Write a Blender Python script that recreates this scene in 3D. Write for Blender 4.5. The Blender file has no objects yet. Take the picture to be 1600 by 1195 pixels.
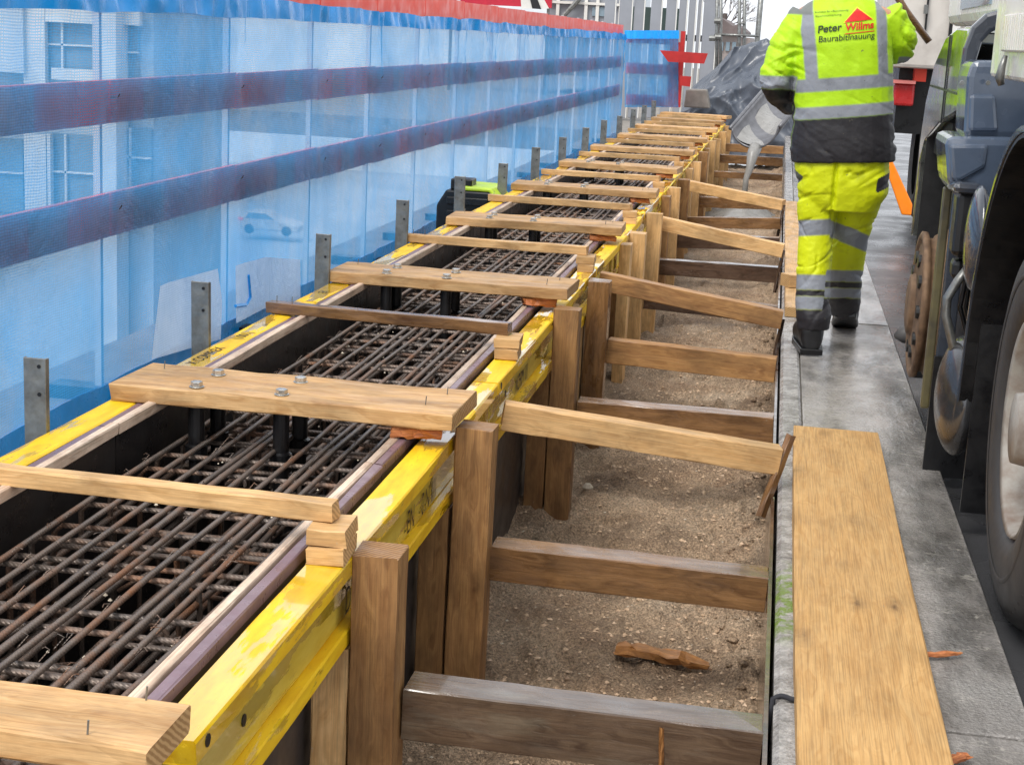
import bpy, bmesh, math, random
import numpy as np
from mathutils import Vector, Matrix
from mathutils.bvhtree import BVHTree
random.seed(7); rng = np.random.default_rng(7)
S = bpy.context.scene
col = S.collection

# ------------------------------------------------------------------ camera
F, CX, CY, HC = 2500.0, 800.0, 597.5, 1.4          # focal length and centre in photograph pixels, eye height
_v = np.array([(1230-CX)/F, (64-CY)/F, 1.0]); _v /= np.linalg.norm(_v)
_D = np.array([-.05, 1.0, -(-.05*_v[0]+_v[1])/_v[2]]); _D /= np.linalg.norm(_D)
_X = np.cross(_D, _v)
if _X[0] < 0: _X = -_X
cd = bpy.data.cameras.new('camera'); cam = bpy.data.objects.new('camera', cd); col.objects.link(cam)
right = Vector((_X[0], _v[0], -_D[0])); down = Vector((_X[1], _v[1], -_D[1])); fwd = Vector((_X[2], _v[2], -_D[2]))
m = Matrix((right, -down, -fwd)).transposed().to_4x4(); m.translation = (0, 0, HC)
cam.matrix_world = m
cd.sensor_width = 36; cd.sensor_fit = 'HORIZONTAL'; cd.lens = F/1600*36
cd.clip_start = .05; cd.clip_end = 2000
S.camera = cam
S.render.resolution_x, S.render.resolution_y = 1024, 764

def ray(px, py):
    k = np.array([(px-CX)/F, (py-CY)/F, 1.0])
    return np.array([k@_X, k@_v, -(k@_D)])
def at_z(px, py, z):
    r = ray(px, py); t = (z-HC)/r[2]; return Vector((r[0]*t, r[1]*t, z))
def at_y(px, py, y):
    r = ray(px, py); t = y/r[1]; return Vector((r[0]*t, y, r[2]*t+HC))
def at_x(px, py, x):
    r = ray(px, py); t = x/r[0]; return Vector((x, r[1]*t, r[2]*t+HC))

# ------------------------------------------------------------------ sky, sun, exposure
SUN_EL, SUN_AZ = math.radians(52), math.radians(205)
w = bpy.data.worlds.new('World'); S.world = w; w.use_nodes = True
nt = w.node_tree; nt.nodes.clear()
sky = nt.nodes.new('ShaderNodeTexSky'); sky.sky_type = 'NISHITA'; sky.sun_disc = False
sky.sun_elevation = SUN_EL; sky.sun_rotation = SUN_AZ; sky.dust_density = 4; sky.air_density = 1.0
hs = nt.nodes.new('ShaderNodeHueSaturation'); hs.inputs['Saturation'].default_value = .22; hs.inputs['Value'].default_value = .8
mx = nt.nodes.new('ShaderNodeMix'); mx.data_type = 'RGBA'; mx.inputs[0].default_value = .72
mx.inputs[7].default_value = (8.3, 8.6, 9.1, 1)
bg = nt.nodes.new('ShaderNodeBackground'); bg.inputs['Strength'].default_value = .105
wo = nt.nodes.new('ShaderNodeOutputWorld')
nt.links.new(sky.outputs[0], hs.inputs['Color']); nt.links.new(hs.outputs[0], mx.inputs[6])
nt.links.new(mx.outputs[2], bg.inputs[0]); nt.links.new(bg.outputs[0], wo.inputs[0])
sd = bpy.data.lights.new('sun', 'SUN'); sd.energy = 1.3; sd.angle = math.radians(25); sd.color = (1, .96, .9)
sun = bpy.data.objects.new('sun', sd); col.objects.link(sun)
sun.rotation_euler = (math.pi/2-SUN_EL, 0, math.pi-SUN_AZ)
S.view_settings.view_transform = 'Standard'; S.view_settings.look = 'None'
S.view_settings.exposure = 0.8; S.view_settings.gamma = 1
S.render.engine = 'CYCLES'

# ------------------------------------------------------------------ materials
def lin(c):
    return tuple(((x/255)/12.92 if x/255 <= .04045 else ((x/255+.055)/1.055)**2.4) for x in c)+(1,)
class NT:
    def __init__(s, name):
        s.m = bpy.data.materials.new(name); s.m.use_nodes = True
        s.t = s.m.node_tree; s.b = s.t.nodes['Principled BSDF']; s.o = s.t.nodes['Material Output']
    def n(s, kind, **kw):
        x = s.t.nodes.new('ShaderNode'+kind)
        for k, v in kw.items():
            if k.startswith('i_'):
                k = k[2:]; x.inputs[int(k) if k.isdigit() else k].default_value = v
            else: setattr(x, k, v)
        return x
    def l(s, a, b): s.t.links.new(a, b)
    def obj(s, scale=(1, 1, 1), rnd=True):
        tc = s.n('TexCoord'); mp = s.n('Mapping'); s.l(tc.outputs['Object'], mp.inputs[0]); mp.inputs['Scale'].default_value = scale
        if rnd:
            oi = s.n('ObjectInfo'); mm = s.n('Math', operation='MULTIPLY', i_1=37.0); s.l(oi.outputs['Random'], mm.inputs[0])
            cb = s.n('CombineXYZ'); s.l(mm.outputs[0], cb.inputs[0]); s.l(mm.outputs[0], cb.inputs[1]); s.l(mm.outputs[0], cb.inputs[2])
            s.l(cb.outputs[0], mp.inputs['Location'])
        return mp.outputs[0]
    def noise(s, vec, scale, detail=4, rough=.6, dist=0):
        x = s.n('TexNoise', i_Scale=scale, i_Detail=detail, i_Roughness=rough, i_Distortion=dist); s.l(vec, x.inputs['Vector']); return x.outputs['Fac']
    def ramp(s, fac, stops):
        r = s.n('ValToRGB'); s.l(fac, r.inputs[0]); e = r.color_ramp.elements
        while len(e) < len(stops): e.new(.5)
        for i, (p, c) in enumerate(stops):
            e[i].position = p; e[i].color = c if len(c) == 4 else (*c, 1)
        return r.outputs[0]
    def mix(s, fac, a, b, blend='MIX'):
        x = s.n('Mix', data_type='RGBA', blend_type=blend)
        for sock, val in ((x.inputs[0], fac), (x.inputs[6], a), (x.inputs[7], b)):
            if hasattr(val, 'links'): s.l(val, sock)
            else: sock.default_value = val
        return x.outputs[2]
    def bump(s, h, strength=.3, dist=.002, prev=None):
        x = s.n('Bump', i_Strength=strength, i_Distance=dist); s.l(h, x.inputs['Height'])
        if prev: s.l(prev, x.inputs['Normal'])
        return x.outputs[0]
    def set(s, **kw):
        for k, v in kw.items():
            k = k.replace('_', ' ')
            if hasattr(v, 'links'): s.l(v, s.b.inputs[k])
            else: s.b.inputs[k].default_value = v
        return s.m
g = lambda v: (v, v, v, 1)

def wood(name, light, dark, rough=(.45, .75), stain=.35, stain_col=(60, 42, 28), grain=1.0, coat=0, blot=.8):
    """sawn softwood, grain along local X"""
    s = NT(name)
    v = s.obj((2.2, 34, 34)); d = s.noise(s.obj((1.2, 5, 5)), 1.5, 3)
    ad = s.n('VectorMath', operation='MULTIPLY_ADD'); sc = s.n('CombineXYZ'); s.l(d, sc.inputs[1]); s.l(d, sc.inputs[2])
    s.l(sc.outputs[0], ad.inputs[0]); ad.inputs[1].default_value = (1, 14, 14); s.l(v, ad.inputs[2])
    gr = s.noise(ad.outputs[0], 1.0, 5, .62)
    c = s.ramp(gr, [(.30, lin(dark)), (.62, lin(light))])
    fine = s.noise(s.obj((4, 300, 300)), 1.0, 3)
    c = s.mix(min(1, .36*grain), c, s.ramp(fine, [(.34, g(.4)), (.58, g(1.08))]), 'MULTIPLY')
    st = s.ramp(s.noise(s.obj((1.3, 6, 6)), 1.7, 5, .65), [(.5, g(0)), (.72, g(1))])
    stm = s.n('Math', operation='MULTIPLY', i_1=stain); s.l(st, stm.inputs[0])
    c = s.mix(stm.outputs[0], c, lin(stain_col))
    sp = s.ramp(s.noise(s.obj((9, 16, 16)), 2.2, 7, .8), [(.655, g(0)), (.70, g(.55))]); c = s.mix(sp, c, lin((176, 168, 154)))
    dk2 = s.ramp(s.noise(s.obj((2.5, 4, 4)), 2.0, 4, .6), [(.36, g(.62)), (.55, g(1))]); c = s.mix(blot, c, dk2, 'MULTIPLY')
    saw = s.noise(s.obj((160, 5, 5)), 1.0, 2)
    kv = s.n('VectorMath', operation='ADD'); kd = s.n('TexNoise', i_Scale=30.0, i_Detail=3.0); s.l(s.obj(), kd.inputs['Vector']); ks_ = s.n('VectorMath', operation='SCALE'); ks_.inputs['Scale'].default_value = .22; s.l(kd.outputs['Color'], ks_.inputs[0])
    s.l(s.obj((2.1, 7.5, 7.5)), kv.inputs[0]); s.l(ks_.outputs[0], kv.inputs[1])
    kn = s.n('TexVoronoi', i_Scale=1.0, i_Randomness=1.0); s.l(kv.outputs[0], kn.inputs['Vector'])
    km = s.ramp(kn.outputs['Distance'], [(.03, g(1)), (.09, g(.35)), (.2, g(0))]); kf = s.n('Math', operation='MULTIPLY', i_1=.75); s.l(km, kf.inputs[0])
    c = s.mix(kf.outputs[0], c, lin((74, 44, 22)))
    oi = s.n('ObjectInfo'); hv = s.n('HueSaturation'); mr = s.n('MapRange', i_3=.78, i_4=1.15); s.l(oi.outputs['Random'], mr.inputs[0])
    s.l(mr.outputs[0], hv.inputs['Value']); s.l(c, hv.inputs['Color'])
    tcn = s.n('TexCoord'); sn = s.n('SeparateXYZ'); s.l(tcn.outputs['Normal'], sn.inputs[0]); ab = s.n('Math', operation='ABSOLUTE'); s.l(sn.outputs[0], ab.inputs[0])
    en = s.ramp(ab.outputs[0], [(.75, g(0)), (.85, g(.75))]); rg = s.n('TexWave', wave_type='RINGS', rings_direction='X', i_Scale=28.0, i_Distortion=3.0, i_Detail=2.0); s.l(s.obj((1, 1, 1.3)), rg.inputs['Vector'])
    endc = s.mix(s.ramp(rg.outputs['Fac'], [(.2, g(0)), (.8, g(1))]), tuple(x*.62 for x in lin(dark)[:3])+(1,), tuple(x*.85 for x in lin(light)[:3])+(1,))
    ec = s.mix(en, hv.outputs[0], endc)
    rr = s.ramp(s.noise(s.obj((2, 7, 7)), 3, 3), [(.4, g(rough[0])), (.65, g(rough[1]))])
    if coat: s.set(Coat_Weight=s.ramp(s.noise(s.obj((2, 7, 7)), 2, 3), [(.35, g(coat)), (.6, g(coat*.4))]), Coat_Roughness=.12)
    return s.set(Base_Color=ec, Roughness=rr, Normal=s.bump(gr, .35, .003, s.bump(fine, .3, .0012, s.bump(saw, .25, .0012))))
M = {}
M['fresh'] = wood('pale sawn wood', (226, 184, 128), (200, 154, 98), stain=.18, stain_col=(130, 88, 52))
M['plank'] = wood('scaffold plank wood', (218, 176, 122), (188, 140, 86), stain=.5, stain_col=(128, 88, 50))
M['walkplank'] = wood('orange plank wood', (228, 182, 118), (208, 158, 94), rough=(.6, .85), stain=.25, stain_col=(176, 122, 62), grain=1.4, blot=.3)
M['post'] = wood('weathered timber', (176, 132, 82), (138, 96, 56), stain=.55, stain_col=(72, 46, 26))
M['brown'] = wood('damp brown timber', (146, 108, 70), (106, 74, 46), rough=(.12, .45), stain=.55, stain_col=(58, 38, 24), coat=.7)
M['darkwet'] = wood('wet dark timber', (100, 78, 64), (64, 48, 38), rough=(.07, .3), stain=.5, stain_col=(44, 32, 26), coat=1.0)
M['darkstain'] = wood('cement stained dark timber', (104, 84, 66), (72, 54, 42), rough=(.07, .4), stain=.5, stain_col=(136, 132, 116), coat=1.0)
M['wedge'] = wood('reddish split wood', (206, 132, 78), (160, 84, 44), stain=.3, stain_col=(110, 50, 26), grain=1.5)
M['plyedge'] = wood('plywood edge', (232, 208, 184), (204, 172, 146), stain=.3, stain_col=(120, 84, 68))

def simple(name, colr, rough=.5, metal=0, nscale=8, amount=.25, bump=.15, bscale=60, coat=0, dark=None):
    s = NT(name); v = s.obj(); a = lin(colr); b = dark and lin(dark) or tuple(x*.6 for x in a[:3])+(1,)
    c = s.mix(s.ramp(s.noise(v, nscale, 6, .65), [(.4, g(0)), (.75, g(amount*2 if amount < .5 else 1))]), a, b)
    rr = s.ramp(s.noise(v, nscale*1.7, 3), [(.35, g(max(.02, rough-.12))), (.7, g(min(1, rough+.15)))])
    s.set(Base_Color=c, Roughness=rr, Metallic=metal, Normal=s.bump(s.noise(v, bscale, 3), bump, .002))
    if coat: s.set(Coat_Weight=coat, Coat_Roughness=.05)
    return s.m
# wet varnished beam paint with puddled patches
def yellow(name, c1, c2, dirt=.3):
    s = NT(name); v = s.obj((1, 1, 1))
    c = s.mix(s.ramp(s.noise(s.obj((3, 18, 18)), 2, 5), [(.35, g(0)), (.7, g(1))]), lin(c1), lin(c2))
    sc = s.ramp(s.noise(s.obj((9, 30, 30)), 2.5, 7, .75), [(.6, g(0)), (.7, g(dirt))])
    c = s.mix(sc, c, lin((92, 66, 20)))
    c = s.mix(s.ramp(s.noise(s.obj((4, 4, 4)), 3, 6, .7), [(.55, g(0)), (.75, g(.45))]), c, lin((168, 132, 50)))
    ws = s.noise(s.obj((1.6, 9, 9)), 1.1, 6, .6)
    wet = s.ramp(ws, [(.50, g(0)), (.52, g(1))])
    rr = s.ramp(ws, [(.50, g(.55)), (.52, g(.15))])
    c = s.mix(wet, c, s.mix(1, c, g(.86), 'MULTIPLY'))
    s.set(Base_Color=c, Roughness=rr, Coat_Weight=wet, Coat_Roughness=.03, Normal=s.bump(s.noise(s.obj((5, 60, 60)), 3, 4), .12, .002))
    return s.m
M['yellow'] = yellow('yellow beam varnish', (246, 204, 28), (226, 172, 8))
M['web'] = yellow('yellow beam web', (214, 188, 76), (196, 164, 40), .5)
M['film'] = simple('purple brown film facing', (128, 104, 112), .35, nscale=14, amount=.35)
M['blackply'] = simple('black film faced plywood', (26, 25, 26), .35, nscale=6, amount=.3)
M['greyply'] = simple('grey formwork skin', (74, 68, 66), .4, nscale=5, amount=.4)
M['ink'] = simple('black stencil ink', (38, 30, 16), .6)
M['steel'] = simple('galvanised steel', (142, 144, 142), .42, .75, 18, .45, .2, 90, dark=(92, 88, 82))
M['bolt'] = simple('zinc bolt', (196, 194, 188), .3, .8, 30, .2)
M['black'] = simple('black plastic', (18, 18, 20), .38, nscale=9, amount=.3)
M['rubber'] = simple('tyre rubber', (58, 56, 55), .6, nscale=5, amount=.45, bump=.3, bscale=30)
M['lime'] = simple('lime plastic', (196, 226, 60), .4)
M['red'] = simple('red barrier plastic', (255, 84, 58), .42, nscale=5, amount=.3, dark=(236, 70, 50))
M['darkred'] = simple('dull red plastic', (186, 40, 36), .45, nscale=5, amount=.4)
M['redwhite'] = simple('pale barrier plastic', (224, 132, 124), .42, nscale=5, amount=.3)
M['concrete'] = simple('weathered concrete', (140, 134, 126), .8, nscale=6, amount=.5, bump=.5)
M['conc_fresh'] = simple('fresh grey concrete', (150, 148, 144), .35, nscale=12, amount=.4, bump=.6, bscale=40)
M['chute'] = simple('concrete smeared steel', (112, 112, 116), .4, .2, 7, .6, .4, 40)
M['tarp'] = simple('grey tarpaulin', (84, 90, 100), .34, nscale=4, amount=.25, bump=.1, bscale=15)
M['panel'] = simple('grey coated sheet', (142, 145, 152), .45, nscale=1.5, amount=.2, bump=.05)
M['white'] = simple('white lacquer', (222, 220, 214), .3, nscale=3, amount=.2, bump=.05, dark=(180, 174, 164))
M['cream'] = simple('dusty cream lacquer', (206, 200, 192), .4, nscale=3, amount=.4, bump=.08, dark=(150, 142, 134))
M['fender'] = simple('glossy slate plastic', (58, 63, 72), .22, nscale=5, amount=.35, bump=.06, coat=.6)
M['fenderdirty'] = simple('road splashed polished sheet', (176, 180, 176), .16, .85, 7, .3, .03, 30, coat=.8, dark=(120, 122, 116))
M['rust'] = simple('rusty cast hub', (128, 102, 78), .7, .3, 14, .7, .6, 60, dark=(66, 48, 36))
M['rim'] = simple('chalky white rim', (164, 160, 152), .55, .1, 7, .6, .3, 40, dark=(104, 74, 52))
M['tank'] = simple('grimy polished tank', (96, 98, 102), .22, .7, 6, .5, .1, dark=(60, 52, 44))
M['orange'] = simple('fluorescent orange plastic', (255, 138, 20), .45)
M['asphalt'] = simple('wet asphalt', (74, 74, 76), .28, nscale=1.3, amount=.5, bump=.5, bscale=260)
M['glass'] = simple('window glass', (128, 146, 158), .08, nscale=1, amount=.2, bump=0)
M['facade'] = simple('pale render facade', (208, 212, 214), .85, nscale=.4, amount=.2, bump=.1)
M['brickroof'] = simple('grey brown roof tiles', (112, 100, 98), .8, nscale=2, amount=.4)
M['bark'] = simple('dark bark', (84, 74, 70), .9)
M['skin'] = simple('skin', (196, 144, 118), .5, nscale=20, amount=.2)
M['glove'] = simple('grey work glove', (92, 96, 90), .8)
M['boot'] = simple('black leather boot', (32, 32, 34), .45, nscale=20, amount=.4)
M['helmet'] = simple('white helmet', (226, 226, 220), .3)
M['rope'] = simple('dark cord', (44, 44, 50), .9)
M['grey'] = simple('muddy grey rubber', (94, 92, 92), .6)
M['mud'] = wood('split dry wood', (176, 122, 66), (132, 82, 38), stain=.4, grain=1.6)
M['cable'] = simple('yellow cord', (226, 196, 60), .5)

def mat_rebar():
    s = NT('rusty ribbed steel'); v = s.obj((1, 1, 1)); n1 = s.noise(v, 4, 6, .7)
    c = s.ramp(n1, [(.36, lin((96, 88, 82))), (.50, lin((122, 108, 98))), (.70, lin((140, 96, 66)))])
    tc = s.n('TexCoord'); wv = s.n('TexWave', wave_type='BANDS', bands_direction='DIAGONAL', i_Scale=60.0, i_Distortion=1.0); s.l(tc.outputs['Object'], wv.inputs['Vector'])
    return s.set(Base_Color=c, Metallic=.45, Roughness=s.ramp(n1, [(.4, g(.35)), (.7, g(.7))]), Normal=s.bump(wv.outputs['Fac'], .4, .002))
M['rebar'] = mat_rebar()
def mat_gravel():
    s = NT('sandy gravel'); v = s.obj(rnd=False)
    n = s.noise(v, 2.2, 6, .7); c = s.ramp(n, [(.35, lin((178, 146, 116))), (.55, lin((212, 182, 150))), (.72, lin((230, 204, 174)))])
    c = s.mix(1, c, s.ramp(s.noise(v, 3.2, 6, .65), [(.36, g(.66)), (.54, g(1))]), 'MULTIPLY')
    f = s.noise(v, 120, 3, .75); c = s.mix(.8, c, s.ramp(f, [(.36, g(.25)), (.64, g(1.35))]), 'MULTIPLY')
    f2 = s.noise(v, 38, 5, .75)
    wet = s.ramp(s.noise(v, 1.3, 5), [(.45, g(.85)), (.7, g(.4))])
    return s.set(Base_Color=c, Roughness=wet, Normal=s.bump(f, 1, .012, s.bump(f2, 1, .03)))
M['gravel'] = mat_gravel()
def mat_walk():
    s = NT('wet concrete slab'); v = s.obj(rnd=False)
    n = s.noise(v, 1.6, 7, .65); c = s.ramp(n, [(.36, lin((146, 140, 132))), (.52, lin((178, 172, 166))), (.7, lin((196, 192, 186)))])
    dk = s.ramp(s.noise(s.obj((1.6, .5, 1), False), 2.4, 6, .6), [(.47, g(1)), (.58, g(.5))]); c = s.mix(1, c, dk, 'MULTIPLY')
    f = s.noise(v, 110, 3, .7); c = s.mix(.35, c, s.ramp(f, [(.35, g(.4)), (.65, g(1.15))]), 'MULTIPLY')
    e = s.noise(v, 3, 5, .6, 1.0); lime = s.ramp(e, [(.50, g(0)), (.512, g(.45)), (.524, g(.0))])
    sxw = s.n('SeparateXYZ'); s.l(v, sxw.inputs[0]); xm_ = s.ramp(sxw.outputs[0], [(.46, g(0)), (.52, g(1)), (.62, g(1)), (.64, g(0))]); lime = s.mix(1, s.mix(1, lime, xm_, 'MULTIPLY'), s.ramp(s.noise(v, 7, 4), [(.42, g(0)), (.6, g(1))]), 'MULTIPLY'); c = s.mix(xm_, c, s.mix(1, c, g(.62), 'MULTIPLY'))
    c = s.mix(lime, c, lin((196, 190, 178)))
    wetn = s.noise(s.obj((1.5, .7, 1), False), 3.0, 6, .7)
    rr = s.ramp(wetn, [(.46, g(.03)), (.58, g(.13)), (.72, g(.35))])
    bs = s.ramp(wetn, [(.42, g(.1)), (.6, g(1))])
    hm = s.n('Math', operation='MULTIPLY'); s.l(f, hm.inputs[0]); s.l(bs, hm.inputs[1])
    return s.set(Base_Color=c, Roughness=rr, Normal=s.bump(hm.outputs[0], 1, .007, s.bump(s.noise(v, 22, 5, .7), .5, .008)))
M['walk'] = mat_walk()
def mat_kerb():
    s = NT('wet kerb stone'); v = s.obj(rnd=False)
    n = s.noise(v, 9, 7, .7); c = s.ramp(n, [(.36, lin((124, 120, 116))), (.6, lin((180, 176, 172)))])
    f = s.noise(v, 120, 3, .7); c = s.mix(.5, c, s.ramp(f, [(.4, g(.35)), (.62, g(1.2))]), 'MULTIPLY')
    # one mossy streak on the stone
    sx = s.n('SeparateXYZ'); s.l(v, sx.inputs[0])
    d1 = s.n('Math', operation='SUBTRACT', i_1=3.95); s.l(sx.outputs[1], d1.inputs[0]); a1 = s.n('Math', operation='ABSOLUTE'); s.l(d1.outputs[0], a1.inputs[0])
    r1 = s.ramp(a1.outputs[0], [(.16, g(1)), (.34, g(0))]); mo = s.ramp(s.noise(v, 26, 5), [(.42, g(0)), (.55, g(1))]); mm = s.mix(1, r1, mo, 'MULTIPLY')
    c = s.mix(mm, c, lin((104, 128, 44)))
    return s.set(Base_Color=c, Roughness=s.ramp(n, [(.4, g(.12)), (.65, g(.4))]), Normal=s.bump(f, .7, .004))
M['kerb'] = mat_kerb()
def mat_net(name, colr, opac, white=False):
    s = NT(name); v = s.obj((1, 1, 1), False); sx = s.n('SeparateXYZ'); s.l(v, sx.inputs[0])
    def bands(sock, per):
        a = s.n('Math', operation='MULTIPLY', i_1=2*math.pi/per); s.l(sock, a.inputs[0])
        b = s.n('Math', operation='SINE'); s.l(a.outputs[0], b.inputs[0]); return b.outputs[0]
    wz = s.n('Math', operation='MULTIPLY_ADD', i_1=.02); s.l(s.noise(v, 5, 3), wz.inputs[0]); s.l(sx.outputs[2], wz.inputs[2])
    h = bands(wz.outputs[0], .009); k = bands(sx.outputs[1], .016)
    mxn = s.n('Math', operation='ADD'); s.l(h, mxn.inputs[0]); hk = s.n('Math', operation='MULTIPLY', i_1=.45); s.l(k, hk.inputs[0]); s.l(hk.outputs[0], mxn.inputs[1])
    op = s.n('MapRange', i_1=-1.2, i_2=1.2, i_3=opac-.14, i_4=min(1, opac+.14)); s.l(mxn.outputs[0], op.inputs[0])
    big = s.noise(v, .9, 4); ob = s.n('MapRange', i_1=.35, i_2=.65, i_3=-.16, i_4=.14); s.l(big, ob.inputs[0])
    oa = s.n('Math', operation='ADD', use_clamp=True); s.l(op.outputs[0], oa.inputs[0]); s.l(ob.outputs[0], oa.inputs[1])
    c = s.mix(s.noise(v, 3, 4), lin(colr), tuple(min(1, x*1.25) for x in lin(colr)[:3])+(1,))
    dust = s.ramp(s.noise(s.obj((1, 1.2, .7), False), 2.2, 6, .7), [(.52, g(0)), (.75, g(.4))]); c = s.mix(dust, c, lin((176, 206, 232)))
    s.set(Base_Color=c, Roughness=.24, Normal=s.bump(s.noise(s.obj((1, 1, .6), False), 6, 6, .7, .8), 1, .07, s.bump(mxn.outputs[0], .2, .002)))
    tl = s.n('BsdfTranslucent'); s.l(c, tl.inputs[0]); m1 = s.n('MixShader', i_0=.58); s.l(s.b.outputs[0], m1.inputs[1]); s.l(tl.outputs[0], m1.inputs[2])
    tp = s.n('BsdfTransparent'); tp.inputs[0].default_value = (.93, .97, 1, 1); m2 = s.n('MixShader'); s.l(oa.outputs[0], m2.inputs[0]); s.l(tp.outputs[0], m2.inputs[1]); s.l(m1.outputs[0], m2.inputs[2])
    s.l(m2.outputs[0], s.o.inputs['Surface']); return s.m
M['net'] = mat_net('blue debris netting', (64, 162, 226), .66)
M['hem'] = simple('blue net hem', (28, 160, 246), .3, nscale=6, amount=.3, bump=.4, bscale=18)
M['print'] = mat_net('white print on netting', (236, 240, 250), .95)
def mat_attr(name, rough=.6):
    s = NT(name); a = s.n('Attribute', attribute_name='Col'); v = s.obj(rnd=False)
    dirt = s.ramp(s.noise(v, 9, 6, .7), [(.54, g(1)), (.74, g(.68))]); c = s.mix(1, a.outputs['Color'], dirt, 'MULTIPLY')
    spk = s.ramp(s.noise(v, 38, 3, .6), [(.70, g(0)), (.735, g(.7))]); c = s.mix(spk, c, lin((92, 88, 70)))
    return s.set(Base_Color=c, Roughness=rough, Normal=s.bump(s.noise(v, 320, 2), .15, .001, s.bump(s.noise(v, 14, 4), .35, .012)))
M['cloth'] = mat_attr('work clothing')

# ------------------------------------------------------------------ mesh helpers
class MB:
    def __init__(s): s.v = []; s.f = []
    def add(s, vs, fs):
        o = len(s.v); s.v += [tuple(x) for x in vs]; s.f += [tuple(i+o for i in f) for f in fs]; return s
    def box(s, x0, x1, y0, y1, z0, z1, c=0):
        if c:
            pr = [(x0+c, y0), (x1-c, y0), (x1, y0+c), (x1, y1-c), (x1-c, y1), (x0+c, y1), (x0, y1-c), (x0, y0+c)]
            return s.prism(pr, z0, z1)
        return s.add([(x, y, z) for z in (z0, z1) for y in (y0, y1) for x in (x0, x1)], [(0, 2, 3, 1), (4, 5, 7, 6), (0, 1, 5, 4), (2, 6, 7, 3), (0, 4, 6, 2), (1, 3, 7, 5)])
    def prism(s, pts, a, b, axis=2):
        n = len(pts)
        def P(p, h): return (p[0], p[1], h) if axis == 2 else ((p[0], h, p[1]) if axis == 1 else (h, p[0], p[1]))
        vs = [P(p, a) for p in pts]+[P(p, b) for p in pts]
        return s.add(vs, [tuple(range(n))[::-1], tuple(range(n, 2*n))]+[(i, (i+1) % n, n+(i+1) % n, n+i) for i in range(n)])
    def tube(s, pts, r, n=8, cap=True, closed=False):
        pts = [Vector(p) for p in pts]; k = len(pts); rs = r if hasattr(r, '__len__') else [r]*k; vs = []; u = None
        for i, p in enumerate(pts):
            a = pts[(i-1) % k] if (i or closed) else p; b = pts[(i+1) % k] if (i < k-1 or closed) else p
            t = (b-a).normalized()
            if u is None: u = t.orthogonal().normalized()
            u = (u-t*u.dot(t)); u = u.normalized() if u.length > 1e-6 else t.orthogonal().normalized()
            q = t.cross(u)
            vs += [p+(u*math.cos(2*math.pi*j/n)+q*math.sin(2*math.pi*j/n))*rs[i] for j in range(n)]
        fs = [(i*n+j, i*n+(j+1) % n, ((i+1) % k)*n+(j+1) % n, ((i+1) % k)*n+j) for i in range(k if closed else k-1) for j in range(n)]
        if cap and not closed: fs += [tuple(range(n))[::-1], tuple(range((k-1)*n, k*n))]
        return s.add(vs, fs)
    def lathe(s, prof, c=(0, 0, 0), axis=0, n=40):
        """prof: list of (offset along axis, radius), revolved about axis"""
        vs = []; k = len(prof)
        for h, r in prof:
            for j in range(n):
                a = 2*math.pi*j/n; p = [0, 0, 0]; p[axis] = h; p[(axis+1) % 3] = r*math.cos(a); p[(axis+2) % 3] = r*math.sin(a)
                vs.append((p[0]+c[0], p[1]+c[1], p[2]+c[2]))
        return s.add(vs, [(i*n+j, i*n+(j+1) % n, (i+1)*n+(j+1) % n, (i+1)*n+j) for i in range(k-1) for j in range(n)])
    def grid(s, nu, nv, fn):
        vs = [fn(i/(nu-1), j/(nv-1)) for j in range(nv) for i in range(nu)]
        return s.add(vs, [(j*nu+i, j*nu+i+1, (j+1)*nu+i+1, (j+1)*nu+i) for j in range(nv-1) for i in range(nu-1)])
    def mesh(s, name):
        me = bpy.data.meshes.new(name); me.from_pydata(s.v, [], s.f); me.validate(); me.update()
        bm = bmesh.new(); bm.from_mesh(me); bmesh.ops.recalc_face_normals(bm, faces=bm.faces); bm.to_mesh(me); bm.free(); return me
    def build(s, name, mat, parent=None, smooth=False, bevel=0):
        return link(name, s.mesh(name), mat, parent, smooth, bevel)
def link(name, me, mat, parent=None, smooth=False, bevel=0):
    o = bpy.data.objects.new(name, me); col.objects.link(o)
    if mat and not len(me.materials): me.materials.append(M[mat] if isinstance(mat, str) else mat)
    if smooth: me.polygons.foreach_set('use_smooth', [True]*len(me.polygons))
    if bevel:
        b = o.modifiers.new('edge', 'BEVEL'); b.width = bevel; b.segments = 2; b.limit_method = 'ANGLE'
    if parent: adopt(o, parent)
    return o
def wm(o):
    return (wm(o.parent) @ o.matrix_parent_inverse if o.parent else Matrix.Identity(4)) @ o.matrix_basis
def adopt(o, parent):
    o.parent = parent; o.matrix_parent_inverse = wm(parent).inverted(); return o
def empty(name, loc=(0, 0, 0), label=None, cat=None, group=None):
    o = bpy.data.objects.new(name, None); col.objects.link(o); o.location = loc; o.empty_display_size = .1
    if label: tag(o, label, cat, group)
    return o
def tag(o, label, cat, group=None):
    o['label'] = label; o['category'] = cat
    if group: o['group'] = group
    return o
def struct(o): o['kind'] = 'structure'; return o
ORD = ['first', 'second', 'third', 'fourth', 'fifth', 'sixth', 'seventh', 'eighth', 'ninth', 'tenth', 'eleventh', 'twelfth', 'thirteenth', 'fourteenth', 'fifteenth', 'sixteenth', 'seventeenth', 'eighteenth', 'nineteenth', 'twentieth', 'twenty-first', 'twenty-second', 'twenty-third', 'twenty-fourth']

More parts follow.
